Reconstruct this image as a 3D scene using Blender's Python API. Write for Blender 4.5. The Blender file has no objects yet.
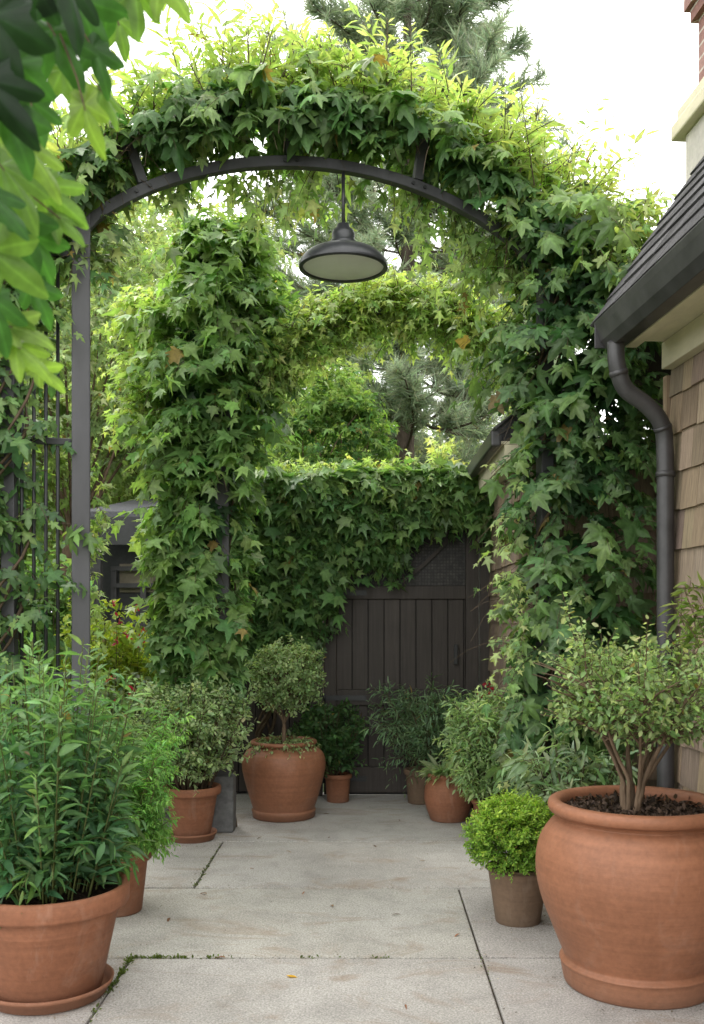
import bpy, math, random
import numpy as np
from mathutils import Vector, Matrix
random.seed(7)
rng = np.random.default_rng(11)
scene = bpy.context.scene
COL = scene.collection
PI = math.pi
EYE = 1.3

def at(px, py, d):
    """a point of the place seen at (px, py) and standing d metres away"""
    return Vector(((px-368)*d/1000, d, EYE+(610-py)*d/1000))

# ------------------------------------------------------------------ materials
def new_mat(name):
    m = bpy.data.materials.new(name); m.use_nodes = True
    nt = m.node_tree; nt.nodes.clear()
    out = nt.nodes.new('ShaderNodeOutputMaterial')
    b = nt.nodes.new('ShaderNodeBsdfPrincipled')
    nt.links.new(b.outputs[0], out.inputs[0])
    return m, nt, b, out
def N(nt, typ, **kw):
    n = nt.nodes.new(typ)
    for k, v in kw.items():
        if k in n.inputs: n.inputs[k].default_value = v
        else: setattr(n, k, v)
    return n
def noise(nt, vec, scale, detail=5, rough=.6, dist=0):
    n = N(nt, 'ShaderNodeTexNoise', Scale=scale, Detail=detail, Roughness=rough, Distortion=dist)
    if vec is not None: nt.links.new(vec, n.inputs['Vector'])
    return n.outputs['Fac']
def ramp(nt, fac, stops):
    r = nt.nodes.new('ShaderNodeValToRGB')
    e = r.color_ramp.elements
    while len(e) < len(stops): e.new(.5)
    for k, (p, c) in enumerate(stops):
        e[k].position = p
        e[k].color = (*c, 1) if not isinstance(c, (int, float)) else (c, c, c, 1)
    nt.links.new(fac, r.inputs[0]); return r.outputs[0]
def mix(nt, fac, a, b, mode='MIX'):
    m = N(nt, 'ShaderNodeMix', data_type='RGBA', blend_type=mode)
    for s, v in ((m.inputs[0], fac), (m.inputs[6], a), (m.inputs[7], b)):
        if hasattr(v, 'links'): nt.links.new(v, s)
        elif isinstance(v, (int, float)): s.default_value = v
        else: s.default_value = (*v, 1)
    return m.outputs[2]
def coords(nt, scale=(1, 1, 1), world=True):
    if world: src = nt.nodes.new('ShaderNodeNewGeometry').outputs['Position']
    else: src = nt.nodes.new('ShaderNodeTexCoord').outputs['Object']
    mp = N(nt, 'ShaderNodeMapping'); mp.inputs['Scale'].default_value = scale
    nt.links.new(src, mp.inputs[0]); return mp.outputs[0]
def bump(nt, b, h, strength=.3, dist=.01):
    n = N(nt, 'ShaderNodeBump', Strength=strength, Distance=dist)
    nt.links.new(h, n.inputs['Height']); nt.links.new(n.outputs[0], b.inputs['Normal'])

def leaf_mat(name, rough=.45, trans=.4, spec=.4, tmul=(1.78, 1.85, .95)):
    m, nt, b, out = new_mat(name)
    a = N(nt, 'ShaderNodeAttribute', attribute_name='Col')
    v = coords(nt)
    f = noise(nt, v, 38, 3)
    c = mix(nt, 1, a.outputs['Color'], ramp(nt, f, [(.25, .72), (.75, 1.28)]), 'MULTIPLY')
    nt.links.new(c, b.inputs['Base Color'])
    b.inputs['Roughness'].default_value = rough
    b.inputs['Specular IOR Level'].default_value = spec
    t = N(nt, 'ShaderNodeBsdfTranslucent')
    tc = mix(nt, 1, c, tmul, 'MULTIPLY')
    nt.links.new(tc, t.inputs['Color'])
    ms = N(nt, 'ShaderNodeMixShader'); ms.inputs[0].default_value = trans
    nt.links.new(b.outputs[0], ms.inputs[1]); nt.links.new(t.outputs[0], ms.inputs[2])
    nt.links.new(ms.outputs[0], out.inputs[0])
    return m
def attr_mat(name, rough, spec=.3, nscale=(30, 30, 4), lo=.7, hi=1.3, bstr=.4, bdist=.004):
    """colour per piece from the mesh, grain from noise"""
    m, nt, b, out = new_mat(name)
    a = N(nt, 'ShaderNodeAttribute', attribute_name='Col')
    v = coords(nt, nscale)
    f = noise(nt, v, 1.0, 6, .65)
    f2 = noise(nt, coords(nt), 2.3, 4)
    c = mix(nt, 1, a.outputs['Color'], ramp(nt, f, [(.28, lo), (.72, hi)]), 'MULTIPLY')
    c = mix(nt, 1, c, ramp(nt, f2, [(.3, .8), (.7, 1.15)]), 'MULTIPLY')
    nt.links.new(c, b.inputs['Base Color'])
    b.inputs['Roughness'].default_value = rough; b.inputs['Specular IOR Level'].default_value = spec
    bump(nt, b, f, bstr, bdist)
    return m
def plain_mat(name, col, rough=.6, var=.2, scale=12, spec=.3, nsc=(1, 1, 1), bstr=.2, bdist=.003, metal=0):
    m, nt, b, out = new_mat(name)
    v = coords(nt, nsc)
    f = noise(nt, v, scale, 6, .65)
    f2 = noise(nt, v, scale*.13, 3)
    lo = tuple(c*(1-var) for c in col); hi = tuple(c*(1+var) for c in col)
    c = mix(nt, 1, ramp(nt, f, [(.3, lo), (.7, hi)]), ramp(nt, f2, [(.3, .82), (.7, 1.15)]), 'MULTIPLY')
    nt.links.new(c, b.inputs['Base Color'])
    b.inputs['Roughness'].default_value = rough; b.inputs['Specular IOR Level'].default_value = spec
    b.inputs['Metallic'].default_value = metal
    bump(nt, b, f, bstr, bdist)
    return m
def terracotta(name, col, dirt=(.16, .10, .07), pale=.2, rings=True, rough=(.6, .8)):
    m, nt, b, out = new_mat(name)
    v = coords(nt, world=False)
    big = noise(nt, v, 3.2, 5, .6, .6)
    fine = noise(nt, v, 55, 4, .6)
    ring = noise(nt, coords(nt, (1.2, 1.2, 42), False), 1.4, 4, .55)
    dk = tuple(c*.78 for c in col); lt = tuple(min(1, c*1.14+.012) for c in col)
    c = ramp(nt, big, [(.28, dk), (.55, col), (.8, lt)])
    c = mix(nt, 1, c, ramp(nt, fine, [(.3, .88), (.7, 1.1)]), 'MULTIPLY')
    if rings: c = mix(nt, 1, c, ramp(nt, ring, [(.3, .87), (.7, 1.08)]), 'MULTIPLY')
    # lime bloom and damp foot
    bl = noise(nt, coords(nt, (5, 5, 2.2), False), 1.7, 6, .7, .8)
    c = mix(nt, ramp(nt, bl, [(.55, 0.0), (.8, pale)]), c, (.62, .5, .42))
    sep = N(nt, 'ShaderNodeSeparateXYZ'); nt.links.new(v, sep.inputs[0])
    foot = N(nt, 'ShaderNodeMapRange', **{'From Min': .12, 'From Max': 0.0, 'To Min': 0, 'To Max': .75})
    nt.links.new(sep.outputs[2], foot.inputs[0])
    mu = N(nt, 'ShaderNodeMath', operation='MULTIPLY'); nt.links.new(foot.outputs[0], mu.inputs[0]); nt.links.new(big, mu.inputs[1])
    c = mix(nt, mu.outputs[0], c, dirt)
    nt.links.new(c, b.inputs['Base Color'])
    r = ramp(nt, big, [(.3, rough[0]), (.7, rough[1])]); nt.links.new(r, b.inputs['Roughness'])
    b.inputs['Specular IOR Level'].default_value = .3
    ad = N(nt, 'ShaderNodeMath', operation='ADD'); nt.links.new(fine, ad.inputs[0]); nt.links.new(ring, ad.inputs[1])
    bump(nt, b, ad.outputs[0], .3, .004)
    return m

def concrete():
    m, nt, b, out = new_mat('concrete')
    v = coords(nt)
    a = N(nt, 'ShaderNodeAttribute', attribute_name='Col')
    big = noise(nt, v, 1.1, 6, .62, .5)
    mid = noise(nt, v, 6, 6, .7, .3)
    fine = noise(nt, v, 140, 4, .7)
    vor = N(nt, 'ShaderNodeTexVoronoi', Scale=230); nt.links.new(v, vor.inputs['Vector'])
    c = ramp(nt, big, [(.25, (.272, .255, .238)), (.5, (.35, .331, .312)), (.78, (.425, .404, .386))])
    c = mix(nt, 1, c, ramp(nt, mid, [(.25, .78), (.5, 1.0), (.78, 1.10)]), 'MULTIPLY')
    c = mix(nt, 1, c, ramp(nt, fine, [(.32, .55), (.68, 1.4)]), 'MULTIPLY')
    c = mix(nt, 1, c, ramp(nt, vor.outputs['Distance'], [(.0, .72), (.35, 1.02)]), 'MULTIPLY')
    st = noise(nt, coords(nt, (1.5, 2.6, 1)), 1.25, 7, .72, 1.2)
    c = mix(nt, ramp(nt, st, [(.53, 0), (.7, .7)]), c, (.23, .165, .115))
    st2 = noise(nt, coords(nt, (1, 1, 1)), 2.9, 6, .7, 1.0)
    c = mix(nt, ramp(nt, st2, [(.58, 0), (.76, .38)]), c, (.19, .175, .15))
    c = mix(nt, 1, c, a.outputs['Color'], 'MULTIPLY')
    nt.links.new(c, b.inputs['Base Color'])
    b.inputs['Roughness'].default_value = .88; b.inputs['Specular IOR Level'].default_value = .25
    ad = N(nt, 'ShaderNodeMath', operation='ADD'); nt.links.new(fine, ad.inputs[0]); nt.links.new(mid, ad.inputs[1])
    bump(nt, b, ad.outputs[0], .45, .006)
    return m

def glass_panel():
    m, nt, b, out = new_mat('old_screen')
    v = coords(nt, (1, 1, 1))
    w1 = noise(nt, v, 26, 4, .7)
    sp = nt.nodes.new('ShaderNodeSeparateXYZ'); nt.links.new(v, sp.inputs[0])
    cb = nt.nodes.new('ShaderNodeCombineXYZ'); nt.links.new(sp.outputs[0], cb.inputs[0]); nt.links.new(sp.outputs[2], cb.inputs[1])
    w2 = N(nt, 'ShaderNodeTexBrick', **{'Scale': 1, 'Brick Width': .022, 'Row Height': .022, 'Mortar Size': .003, 'Color1': (1, 1, 1, 1), 'Color2': (.7, .7, .7, 1), 'Mortar': (.35, .33, .3, 1)}); w2.offset = 0
    nt.links.new(cb.outputs[0], w2.inputs['Vector'])
    c = mix(nt, ramp(nt, w1, [(.35, 0), (.65, 1)]), (.010, .0095, .009), (.055, .049, .044))
    c = mix(nt, 1, c, w2.outputs[0], 'MULTIPLY')
    nt.links.new(c, b.inputs['Base Color']); b.inputs['Roughness'].default_value = .6
    bump(nt, b, w2.outputs['Fac'], .4, .004)
    return m

M = {}
M['leaf'] = leaf_mat('vine_leaf', .45, .38, .4)
M['leaf_soft'] = leaf_mat('soft_leaf', .55, .4, .3)
M['leaf_far'] = leaf_mat('far_leaf', .7, .45, .15)
M['needle'] = leaf_mat('pine_needle', .7, .42, .15, (1.3, 1.3, 1.1))
M['near_leaf'] = leaf_mat('near_leaf', .42, .5, .3, (1.7, 2.0, .8))
M['bark'] = plain_mat('bark', (.13, .09, .06), .9, .4, 30, .15, (1, 1, .25), .8, .01)
M['pine_bark'] = plain_mat('pine_bark', (.10, .078, .062), .9, .45, 14, .1, (1, 1, .3), .9, .03)
M['twig'] = plain_mat('twig', (.085, .06, .036), .8, .3, 40)
M['twig_green'] = plain_mat('green_twig', (.11, .13, .04), .7, .3, 40)
M['terra'] = terracotta('terracotta', (.27, .112, .060))
M['terra_big'] = terracotta('terracotta_jar', (.27, .115, .062), pale=.1, rough=(.42, .62))
M['terra_brown'] = terracotta('brown_clay', (.19, .125, .082), (.08, .06, .04), .2)
M['soil'] = plain_mat('soil', (.032, .022, .016), .95, .6, 60, .1, (1, 1, 1), 1, .03)
M['metal'] = plain_mat('grey_paint', (.06, .06, .065), .55, .3, 9, .4, (1, 1, .3), .15, .002)
M['metal_pale'] = plain_mat('pale_grey_paint', (.07, .069, .074), .55, .18, 9, .4, (1, 1, .3), .15, .002)
M['iron'] = plain_mat('black_iron', (.022, .023, .024), .45, .3, 20, .4)
M['lamp'] = plain_mat('lamp_enamel', (.032, .033, .036), .36, .25, 14, .5)
M['opal'] = plain_mat('opal_glass', (.8, .8, .76), .35, .06, 6, .5)
M['gutter'] = plain_mat('gutter_paint', (.042, .04, .042), .42, .4, 8, .5)
M['roof'] = attr_mat('roof_shingle', .9, .2, (70, 70, 70), .6, 1.4, .8, .006)
M['cream'] = plain_mat('cream_paint', (.56, .51, .37), .6, .12, 5, .3, (3, 1, 3))
M['cream_dull'] = plain_mat('dull_cream', (.22, .19, .14), .8, .25, 6)
M['shingle'] = attr_mat('cedar_shingle', .85, .2, (90, 90, 3.5), .66, 1.25, .8, .006)
M['wood'] = attr_mat('stained_wood', .6, .3, (70, 70, 2.5), .68, 1.3, .5, .003)
M['stone_block'] = plain_mat('grey_stone', (.13, .13, .13), .9, .35, 18, .2, (1, 1, 1), .8, .008)
M['screen'] = glass_panel()
M['concrete'] = concrete()
M['joint'] = plain_mat('joint_dirt', (.055, .046, .035), .95, .5, 30, .1, (1, 1, 1), .6, .01)
M['grass'] = plain_mat('garden_ground', (.06, .085, .03), .95, .5, 5, .1)
M['stucco'] = plain_mat('stucco', (.45, .42, .39), .9, .12, 25, .2, (1, 1, 1), .5, .006)
M['dark_glass'] = plain_mat('dark_glass', (.01, .011, .012), .12, .2, 4, .5)
M['dry_leaf'] = leaf_mat('dry_leaf', .7, .2, .2)
M['petal'] = leaf_mat('petal', .5, .4, .3)
def brick_mat():
    m, nt, b, out = new_mat('brick')
    v = coords(nt)
    mp = nt.nodes.new('ShaderNodeSeparateXYZ'); nt.links.new(v, mp.inputs[0])
    ad = N(nt, 'ShaderNodeMath', operation='ADD'); nt.links.new(mp.outputs[0], ad.inputs[0]); nt.links.new(mp.outputs[1], ad.inputs[1])
    cb = nt.nodes.new('ShaderNodeCombineXYZ'); nt.links.new(ad.outputs[0], cb.inputs[0]); nt.links.new(mp.outputs[2], cb.inputs[1])
    t = nt.nodes.new('ShaderNodeTexBrick'); nt.links.new(cb.outputs[0], t.inputs['Vector'])
    t.inputs['Scale'].default_value = 1; t.inputs['Brick Width'].default_value = .2; t.inputs['Row Height'].default_value = .068
    t.inputs['Mortar Size'].default_value = .006; t.inputs['Color1'].default_value = (.2, .095, .08, 1); t.inputs['Color2'].default_value = (.27, .15, .13, 1)
    t.inputs['Mortar'].default_value = (.4, .35, .31, 1)
    f = noise(nt, v, 30)
    c = mix(nt, 1, t.outputs[0], ramp(nt, f, [(.3, .75), (.7, 1.2)]), 'MULTIPLY')
    nt.links.new(c, b.inputs['Base Color']); b.inputs['Roughness'].default_value = .9
    bump(nt, b, t.outputs['Fac'], -.5, .01)
    return m
M['brick'] = brick_mat()

# ------------------------------------------------------------------ objects
OFF = {}
def tag(o, label=None, cat=None, group=None, kind=None):
    if label: o['label'] = label
    if cat: o['category'] = cat
    if group: o['group'] = group
    if kind: o['kind'] = kind
    return o
def thing(name, label, cat, loc=(0, 0, 0), group=None):
    o = bpy.data.objects.new(name, None); o.empty_display_size = .1
    COL.objects.link(o); o.location = loc; OFF[o.name] = Vector(loc)
    return tag(o, label, cat, group)
def link_mesh(name, me, mat, parent):
    o = bpy.data.objects.new(name, me); COL.objects.link(o)
    me.materials.append(mat)
    off = OFF[parent.name] if parent is not None else Vector((0, 0, 0))
    if parent is not None: o.parent = parent
    OFF[o.name] = off
    if off.length: me.transform(Matrix.Translation(-off))
    return o

class MB:
    """solid shapes collected into one mesh"""
    def __init__(s): s.v = []; s.f = []; s.sm = []; s.c = []
    def add(s, vs, fs, smooth=False, col=(1, 1, 1)):
        b = len(s.v); s.v += [tuple(p) for p in vs]; s.f += [tuple(i+b for i in f) for f in fs]
        s.sm += [smooth]*len(fs); s.c += [col]*len(vs); return s
    def box(s, x0, x1, y0, y1, z0, z1, col=(1, 1, 1), mat=None):
        vs = [Vector((x, y, z)) for z in (z0, z1) for x, y in ((x0, y0), (x1, y0), (x1, y1), (x0, y1))]
        if mat: vs = [mat @ p for p in vs]
        return s.add(vs, [(3, 2, 1, 0), (4, 5, 6, 7), (0, 1, 5, 4), (1, 2, 6, 5), (2, 3, 7, 6), (3, 0, 4, 7)], False, col)
    def bar(s, a, b, w, h, up=(0, 0, 1), col=(1, 1, 1)):
        a, b = Vector(a), Vector(b); d = (b-a); L = d.length; d.normalize()
        x = d.cross(Vector(up))
        if x.length < 1e-4: x = d.cross(Vector((1, 0, 0)))
        x.normalize(); z = x.cross(d)
        m = Matrix((x, d, z)).transposed().to_4x4(); m.translation = a
        return s.box(-w/2, w/2, 0, L, -h/2, h/2, col, m)
    def tube(s, pts, rad, n=8, cap=True, col=(1, 1, 1)):
        pts = [Vector(p) for p in pts]
        if isinstance(rad, (int, float)): rad = [rad]*len(pts)
        vs = []; ref = None
        for i, p in enumerate(pts):
            t = (pts[min(i+1, len(pts)-1)]-pts[max(i-1, 0)]).normalized()
            if ref is None: ref = t.cross(Vector((.3, .2, 1)) if abs(t.z) < .9 else Vector((1, 0, 0))).normalized()
            ref = (ref-t*ref.dot(t)).normalized(); bn = t.cross(ref)
            for k in range(n):
                a = 2*PI*k/n; vs.append(p+(ref*math.cos(a)+bn*math.sin(a))*rad[i])
        fs = [(i*n+k, i*n+(k+1) % n, (i+1)*n+(k+1) % n, (i+1)*n+k) for i in range(len(pts)-1) for k in range(n)]
        s.add(vs, fs, True, col)
        if cap:
            b = len(s.v)-len(vs); L = len(pts)-1
            s.f += [tuple(b+k for k in reversed(range(n))), tuple(b+L*n+k for k in range(n))]; s.sm += [False, False]
        return s
    def lathe(s, prof, c=(0, 0, 0), n=56, col=(1, 1, 1), wob=0.0, cap_bottom=True):
        c = Vector(c); vs = []
        ph = random.random()*6
        for r, z in prof:
            for k in range(n):
                a = 2*PI*k/n; rr = r*(1+wob*math.sin(2*a+ph+z*5))
                vs.append(c+Vector((rr*math.cos(a), rr*math.sin(a), z)))
        fs = [(i*n+k, i*n+(k+1) % n, (i+1)*n+(k+1) % n, (i+1)*n+k) for i in range(len(prof)-1) for k in range(n)]
        s.add(vs, fs, True, col)
        if cap_bottom:
            b = len(s.v)-len(vs); s.f.append(tuple(b+k for k in reversed(range(n)))); s.sm.append(False)
        return s
    def build(s, name, mat, parent=None, bevel=0, seg=2):
        me = bpy.data.meshes.new(name); me.from_pydata(s.v, [], s.f)
        me.polygons.foreach_set('use_smooth', s.sm)
        ca = me.color_attributes.new('Col', 'FLOAT_COLOR', 'POINT')
        ca.data.foreach_set('color', np.c_[np.array(s.c, dtype=np.float32), np.ones(len(s.c))].astype(np.float32).ravel())
        me.update()
        o = link_mesh(name, me, mat, parent)
        if bevel:
            b = o.modifiers.new('bevel', 'BEVEL'); b.width = bevel; b.segments = seg; b.limit_method = 'ANGLE'; b.angle_limit = .7
        return o
def chaikin(prof, n=2):
    for _ in range(n):
        q = [prof[0]]
        for a, b in zip(prof[:-1], prof[1:]):
            q += [tuple(.75*x+.25*y for x, y in zip(a, b)), tuple(.25*x+.75*y for x, y in zip(a, b))]
        prof = q+[prof[-1]]
    return prof

# ------------------------------------------------------------------ leaves
def nrm(a): return a/np.maximum(np.linalg.norm(a, axis=-1, keepdims=True), 1e-9)
def half_leaf(mid, outl, tris, fold=.2, curl=.3, mm=1.18):
    """mid: y of the midrib points; outl: right hand outline; mirrored to the left"""
    V = [(0, y) for y in mid]; k = len(V); R = list(outl)
    vs = V+R+[(-x, y) for x, y in R]
    t2 = []
    for a, b, c in tris:
        t2.append((a, b, c))
        f = lambda i: i if i < k else i+len(R)
        t2.append((f(a), f(c), f(b)))
    vs = np.array([(x, y, -fold*abs(x)-curl*(y-.15)**2*(1 if y > .15 else 0)-curl*.5*x*x) for x, y in vs])
    mul = np.array([mm]*k+[.94]*(2*len(R)))
    return vs, np.array(t2), mul
def maple(fold, curl, deep=1.0, wide=1.0):
    o = [(.16, -.13), (.36, -.08), (.27*deep, .12), (.43, .20), (.58, .43), (.40, .45), (.21*deep, .47), (.22, .68)]
    o = [(x*wide, y) for x, y in o]
    # midrib 0..3 ; outline 4..11
    t = [(1, 0, 4), (1, 4, 5), (1, 5, 6), (1, 6, 7), (1, 7, 8), (1, 8, 9), (1, 9, 10), (1, 10, 2), (2, 10, 11), (2, 11, 3)]
    return half_leaf([0, .27, .6, 1.0], o, t, fold, curl)
def maple_lo(fold, curl, w=1):
    o = [(.33*w, -.06), (.17*w, .15), (.55*w, .5), (.15*w, .46)]
    t = [(1, 0, 3), (1, 3, 4), (1, 4, 5), (1, 5, 6), (1, 6, 2)]
    return half_leaf([0, .27, 1.0], o, t, fold, curl)
def palmate(lobes, sig, rings=1, nth=44, base=.2, cup=.25, curl=.4, serr=.0, veins=.25, pw=1.15):
    """a lobed leaf drawn as rings round the stalk; lobes are (angle, length)"""
    th = np.linspace(-PI, PI, nth, endpoint=False)+PI/nth*0
    r = np.full(nth, base); dv = np.full(nth, 9.)
    for a_, L_ in lobes:
        a_ = math.radians(a_); dl = np.abs((th-a_+PI) % (2*PI)-PI); sg = math.radians(sig)
        r = np.maximum(r, L_*np.exp(-(dl/sg)**pw)); dv = np.minimum(dv, dl)
    r = r*(1-.45*np.exp(-((np.abs(th)-PI)/.35)**2))*(1+serr*np.sin(th*19))
    V = [(0, 0, 0)]; mu = [1.25]
    for k in range(1, rings+1):
        q = k/rings
        x = np.sin(th)*r*q; y = np.cos(th)*r*q
        z = -cup*(np.abs(x)**1.3)-curl*np.clip(y-.1, 0, 2)**2+.05*np.cos(5*th)*q-.12*np.minimum(dv, .4)*q
        V += list(zip(x, y, z)); mu += list(.95+veins*np.exp(-(dv*r*q/.02)**2))
    T = [(0, 1+(i+1) % nth, 1+i) for i in range(nth)]
    for k in range(rings-1):
        b0 = 1+k*nth; b1 = b0+nth
        for i in range(nth):
            j = (i+1) % nth; T += [(b0+i, b0+j, b1+j), (b0+i, b1+j, b1+i)]
    return np.array(V), np.array(T), np.array(mu)
def lance(w, fold, curl):
    o = [(w*.75, .2), (w, .45), (w*.6, .78)]
    t = [(0, 3, 1), (3, 4, 1), (1, 4, 5), (1, 5, 2)]
    return half_leaf([0, .45, 1.0], o, t, fold, curl)
def oval(w, fold, curl):
    o = [(w*.85, .3), (w*.8, .68)]
    t = [(0, 2, 1), (0, 2, 3), (0, 3, 1)]
    o2 = half_leaf([0, 1.0], o, [(0, 2, 3), (0, 3, 1)], fold, curl)
    return o2
def blade(w): 
    return np.array([(-w, 0, 0), (w, 0, 0), (0, 1, 0)]), np.array([(0, 1, 2)]), np.ones(3)
LEAF = {
 'maple': [maple(.25, .35), maple(.05, .55, .85), maple(-.18, .3, 1.1, .92), maple(.4, .2, .9, 1.08)],
 'maple_lo': [maple_lo(.25, .35, .9), maple_lo(.0, .55, 1), maple_lo(-.15, .25, .75)],
 'grape': [maple(.3, .5, .62, .82), maple(.1, .3, .7, .74), maple(-.15, .6, .6, .8), maple(.5, .4, .66, .7)],
 'lance': [lance(.13, -.5, .35), lance(.16, -.2, .5), lance(.11, -.6, .1)],
 'slim': [lance(.075, -.5, .25), lance(.09, -.3, .5)],
 'oval': [oval(.27, -.3, .2), oval(.33, .2, .35), oval(.24, -.5, .1)],
 'strap': [lance(.03, -.6, .9), lance(.04, -.5, .6)],
 'needle': [blade(.045)],
 'near': [palmate([(0, 1), (46, .8), (-45, .78), (100, .5), (-102, .5)], 29, 6, 120, .40, .25, .45, .035, .35, 1.45),
          palmate([(0, 1), (40, .82), (-42, .74), (92, .52), (-94, .55)], 27, 6, 120, .38, .1, .25, .04, .35, 1.4),
          palmate([(0, 1), (50, .72), (-48, .78), (104, .46), (-100, .48)], 31, 6, 120, .42, -.2, .5, .035, .35, 1.5)],
 'broad': [palmate([(0, 1), (50, .8), (-50, .78), (105, .5), (-102, .52)], 31, 2, 26, .32, .3, .5), palmate([(0, 1), (46, .85), (-46, .82), (98, .55), (-98, .52)], 26, 2, 26, .26, .1, .4),
           palmate([(0, 1), (56, .72), (-54, .74), (110, .45), (-110, .46)], 34, 2, 26, .34, -.25, .35), palmate([(0, 1), (48, .8), (-46, .74), (100, .5), (-103, .52)], 28, 2, 26, .28, .4, .6)],
 'fingers': [palmate([(0, 1), (42, .85), (-42, .85), (88, .58), (-88, .58)], 20, 1, 24, .14, .2, .5, pw=1.0), palmate([(0, 1), (38, .9), (-40, .8), (80, .6), (-84, .55)], 23, 1, 24, .16, -.2, .35, pw=1.0)],
}
class Foliage:
    def __init__(s): s.V = []; s.T = []; s.C = []; s.n = 0
    def add(s, kind, pos, tip, nor, size, col):
        var = LEAF[kind]; m = len(pos)
        if m == 0: return
        size = np.broadcast_to(np.asarray(size, float), (m,))
        which = rng.integers(0, len(var), m)
        Y = nrm(tip); Z = nrm(nor-Y*np.sum(nor*Y, -1, keepdims=True)); X = np.cross(Y, Z)
        for w, (tv, tt, mu) in enumerate(var):
            i = np.nonzero(which == w)[0]
            if not len(i): continue
            sz = size[i][:, None, None]
            sx = (rng.uniform(.85, 1.15, len(i)))[:, None]
            v = pos[i][:, None]+sz*(X[i][:, None]*(tv[:, 0][None]*sx)[..., None]+Y[i][:, None]*tv[:, 1][None, :, None]+Z[i][:, None]*tv[:, 2][None, :, None])
            k = len(tv)
            s.V.append(v.reshape(-1, 3))
            s.T.append((tt[None]+(np.arange(len(i))*k)[:, None, None]+s.n).reshape(-1, 3))
            s.C.append((col[i][:, None]*mu[None, :, None]).reshape(-1, 3)); s.n += k*len(i)
    def build(s, name, mat, parent=None):
        V = np.concatenate(s.V).astype(np.float32); T = np.concatenate(s.T).astype(np.int32); C = np.concatenate(s.C).astype(np.float32)
        me = bpy.data.meshes.new(name)
        me.vertices.add(len(V)); me.vertices.foreach_set('co', V.ravel())
        me.loops.add(T.size); me.loops.foreach_set('vertex_index', T.ravel())
        me.polygons.add(len(T)); me.polygons.foreach_set('loop_start', np.arange(0, T.size, 3, dtype=np.int32))
        me.polygons.foreach_set('loop_total', np.full(len(T), 3, dtype=np.int32))
        ca = me.color_attributes.new('Col', 'FLOAT_COLOR', 'POINT')
        ca.data.foreach_set('color', np.c_[C, np.ones(len(C), np.float32)].astype(np.float32).ravel())
        me.update(calc_edges=True); me.validate()
        return link_mesh(name, me, mat, parent)
class Twigs:
    def __init__(s): s.V = []; s.F = []; s.n = 0
    def add(s, paths, r0, r1, sides=4):
        """paths (m,k,3)"""
        m, k, _ = paths.shape
        tan = nrm(np.gradient(paths, axis=1)); ref = nrm(np.cross(tan, np.array([.31, .17, .93]))); bn = np.cross(tan, ref)
        r0 = np.broadcast_to(np.asarray(r0, float), (m,)); r1 = np.broadcast_to(np.asarray(r1, float), (m,))
        rad = r0[:, None]+(r1-r0)[:, None]*np.linspace(0, 1, k)[None]
        a = np.arange(sides)*2*PI/sides
        v = paths[:, :, None]+rad[:, :, None, None]*(ref[:, :, None]*np.cos(a)[None, None, :, None]+bn[:, :, None]*np.sin(a)[None, None, :, None])
        s.V.append(v.reshape(-1, 3))
        i, j, q = np.meshgrid(np.arange(m), np.arange(k-1), np.arange(sides), indexing='ij')
        b = i*k*sides+j*sides; q2 = (q+1) % sides
        s.F.append((np.stack([b+q, b+q2, b+sides+q2, b+sides+q], -1)+s.n).reshape(-1, 4)); s.n += m*k*sides
    def build(s, name, mat, parent=None):
        V = np.concatenate(s.V).astype(np.float32); F = np.concatenate(s.F).astype(np.int32)
        me = bpy.data.meshes.new(name)
        me.vertices.add(len(V)); me.vertices.foreach_set('co', V.ravel())
        me.loops.add(F.size); me.loops.foreach_set('vertex_index', F.ravel())
        me.polygons.add(len(F)); me.polygons.foreach_set('loop_start', np.arange(0, F.size, 4, dtype=np.int32))
        me.polygons.foreach_set('loop_total', np.full(len(F), 4, dtype=np.int32))
        me.update(calc_edges=True); me.validate()
        return link_mesh(name, me, mat, parent)
UP = np.array([0, 0, 1.])
def rnd_dirs(m): return nrm(rng.normal(size=(m, 3)))
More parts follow.
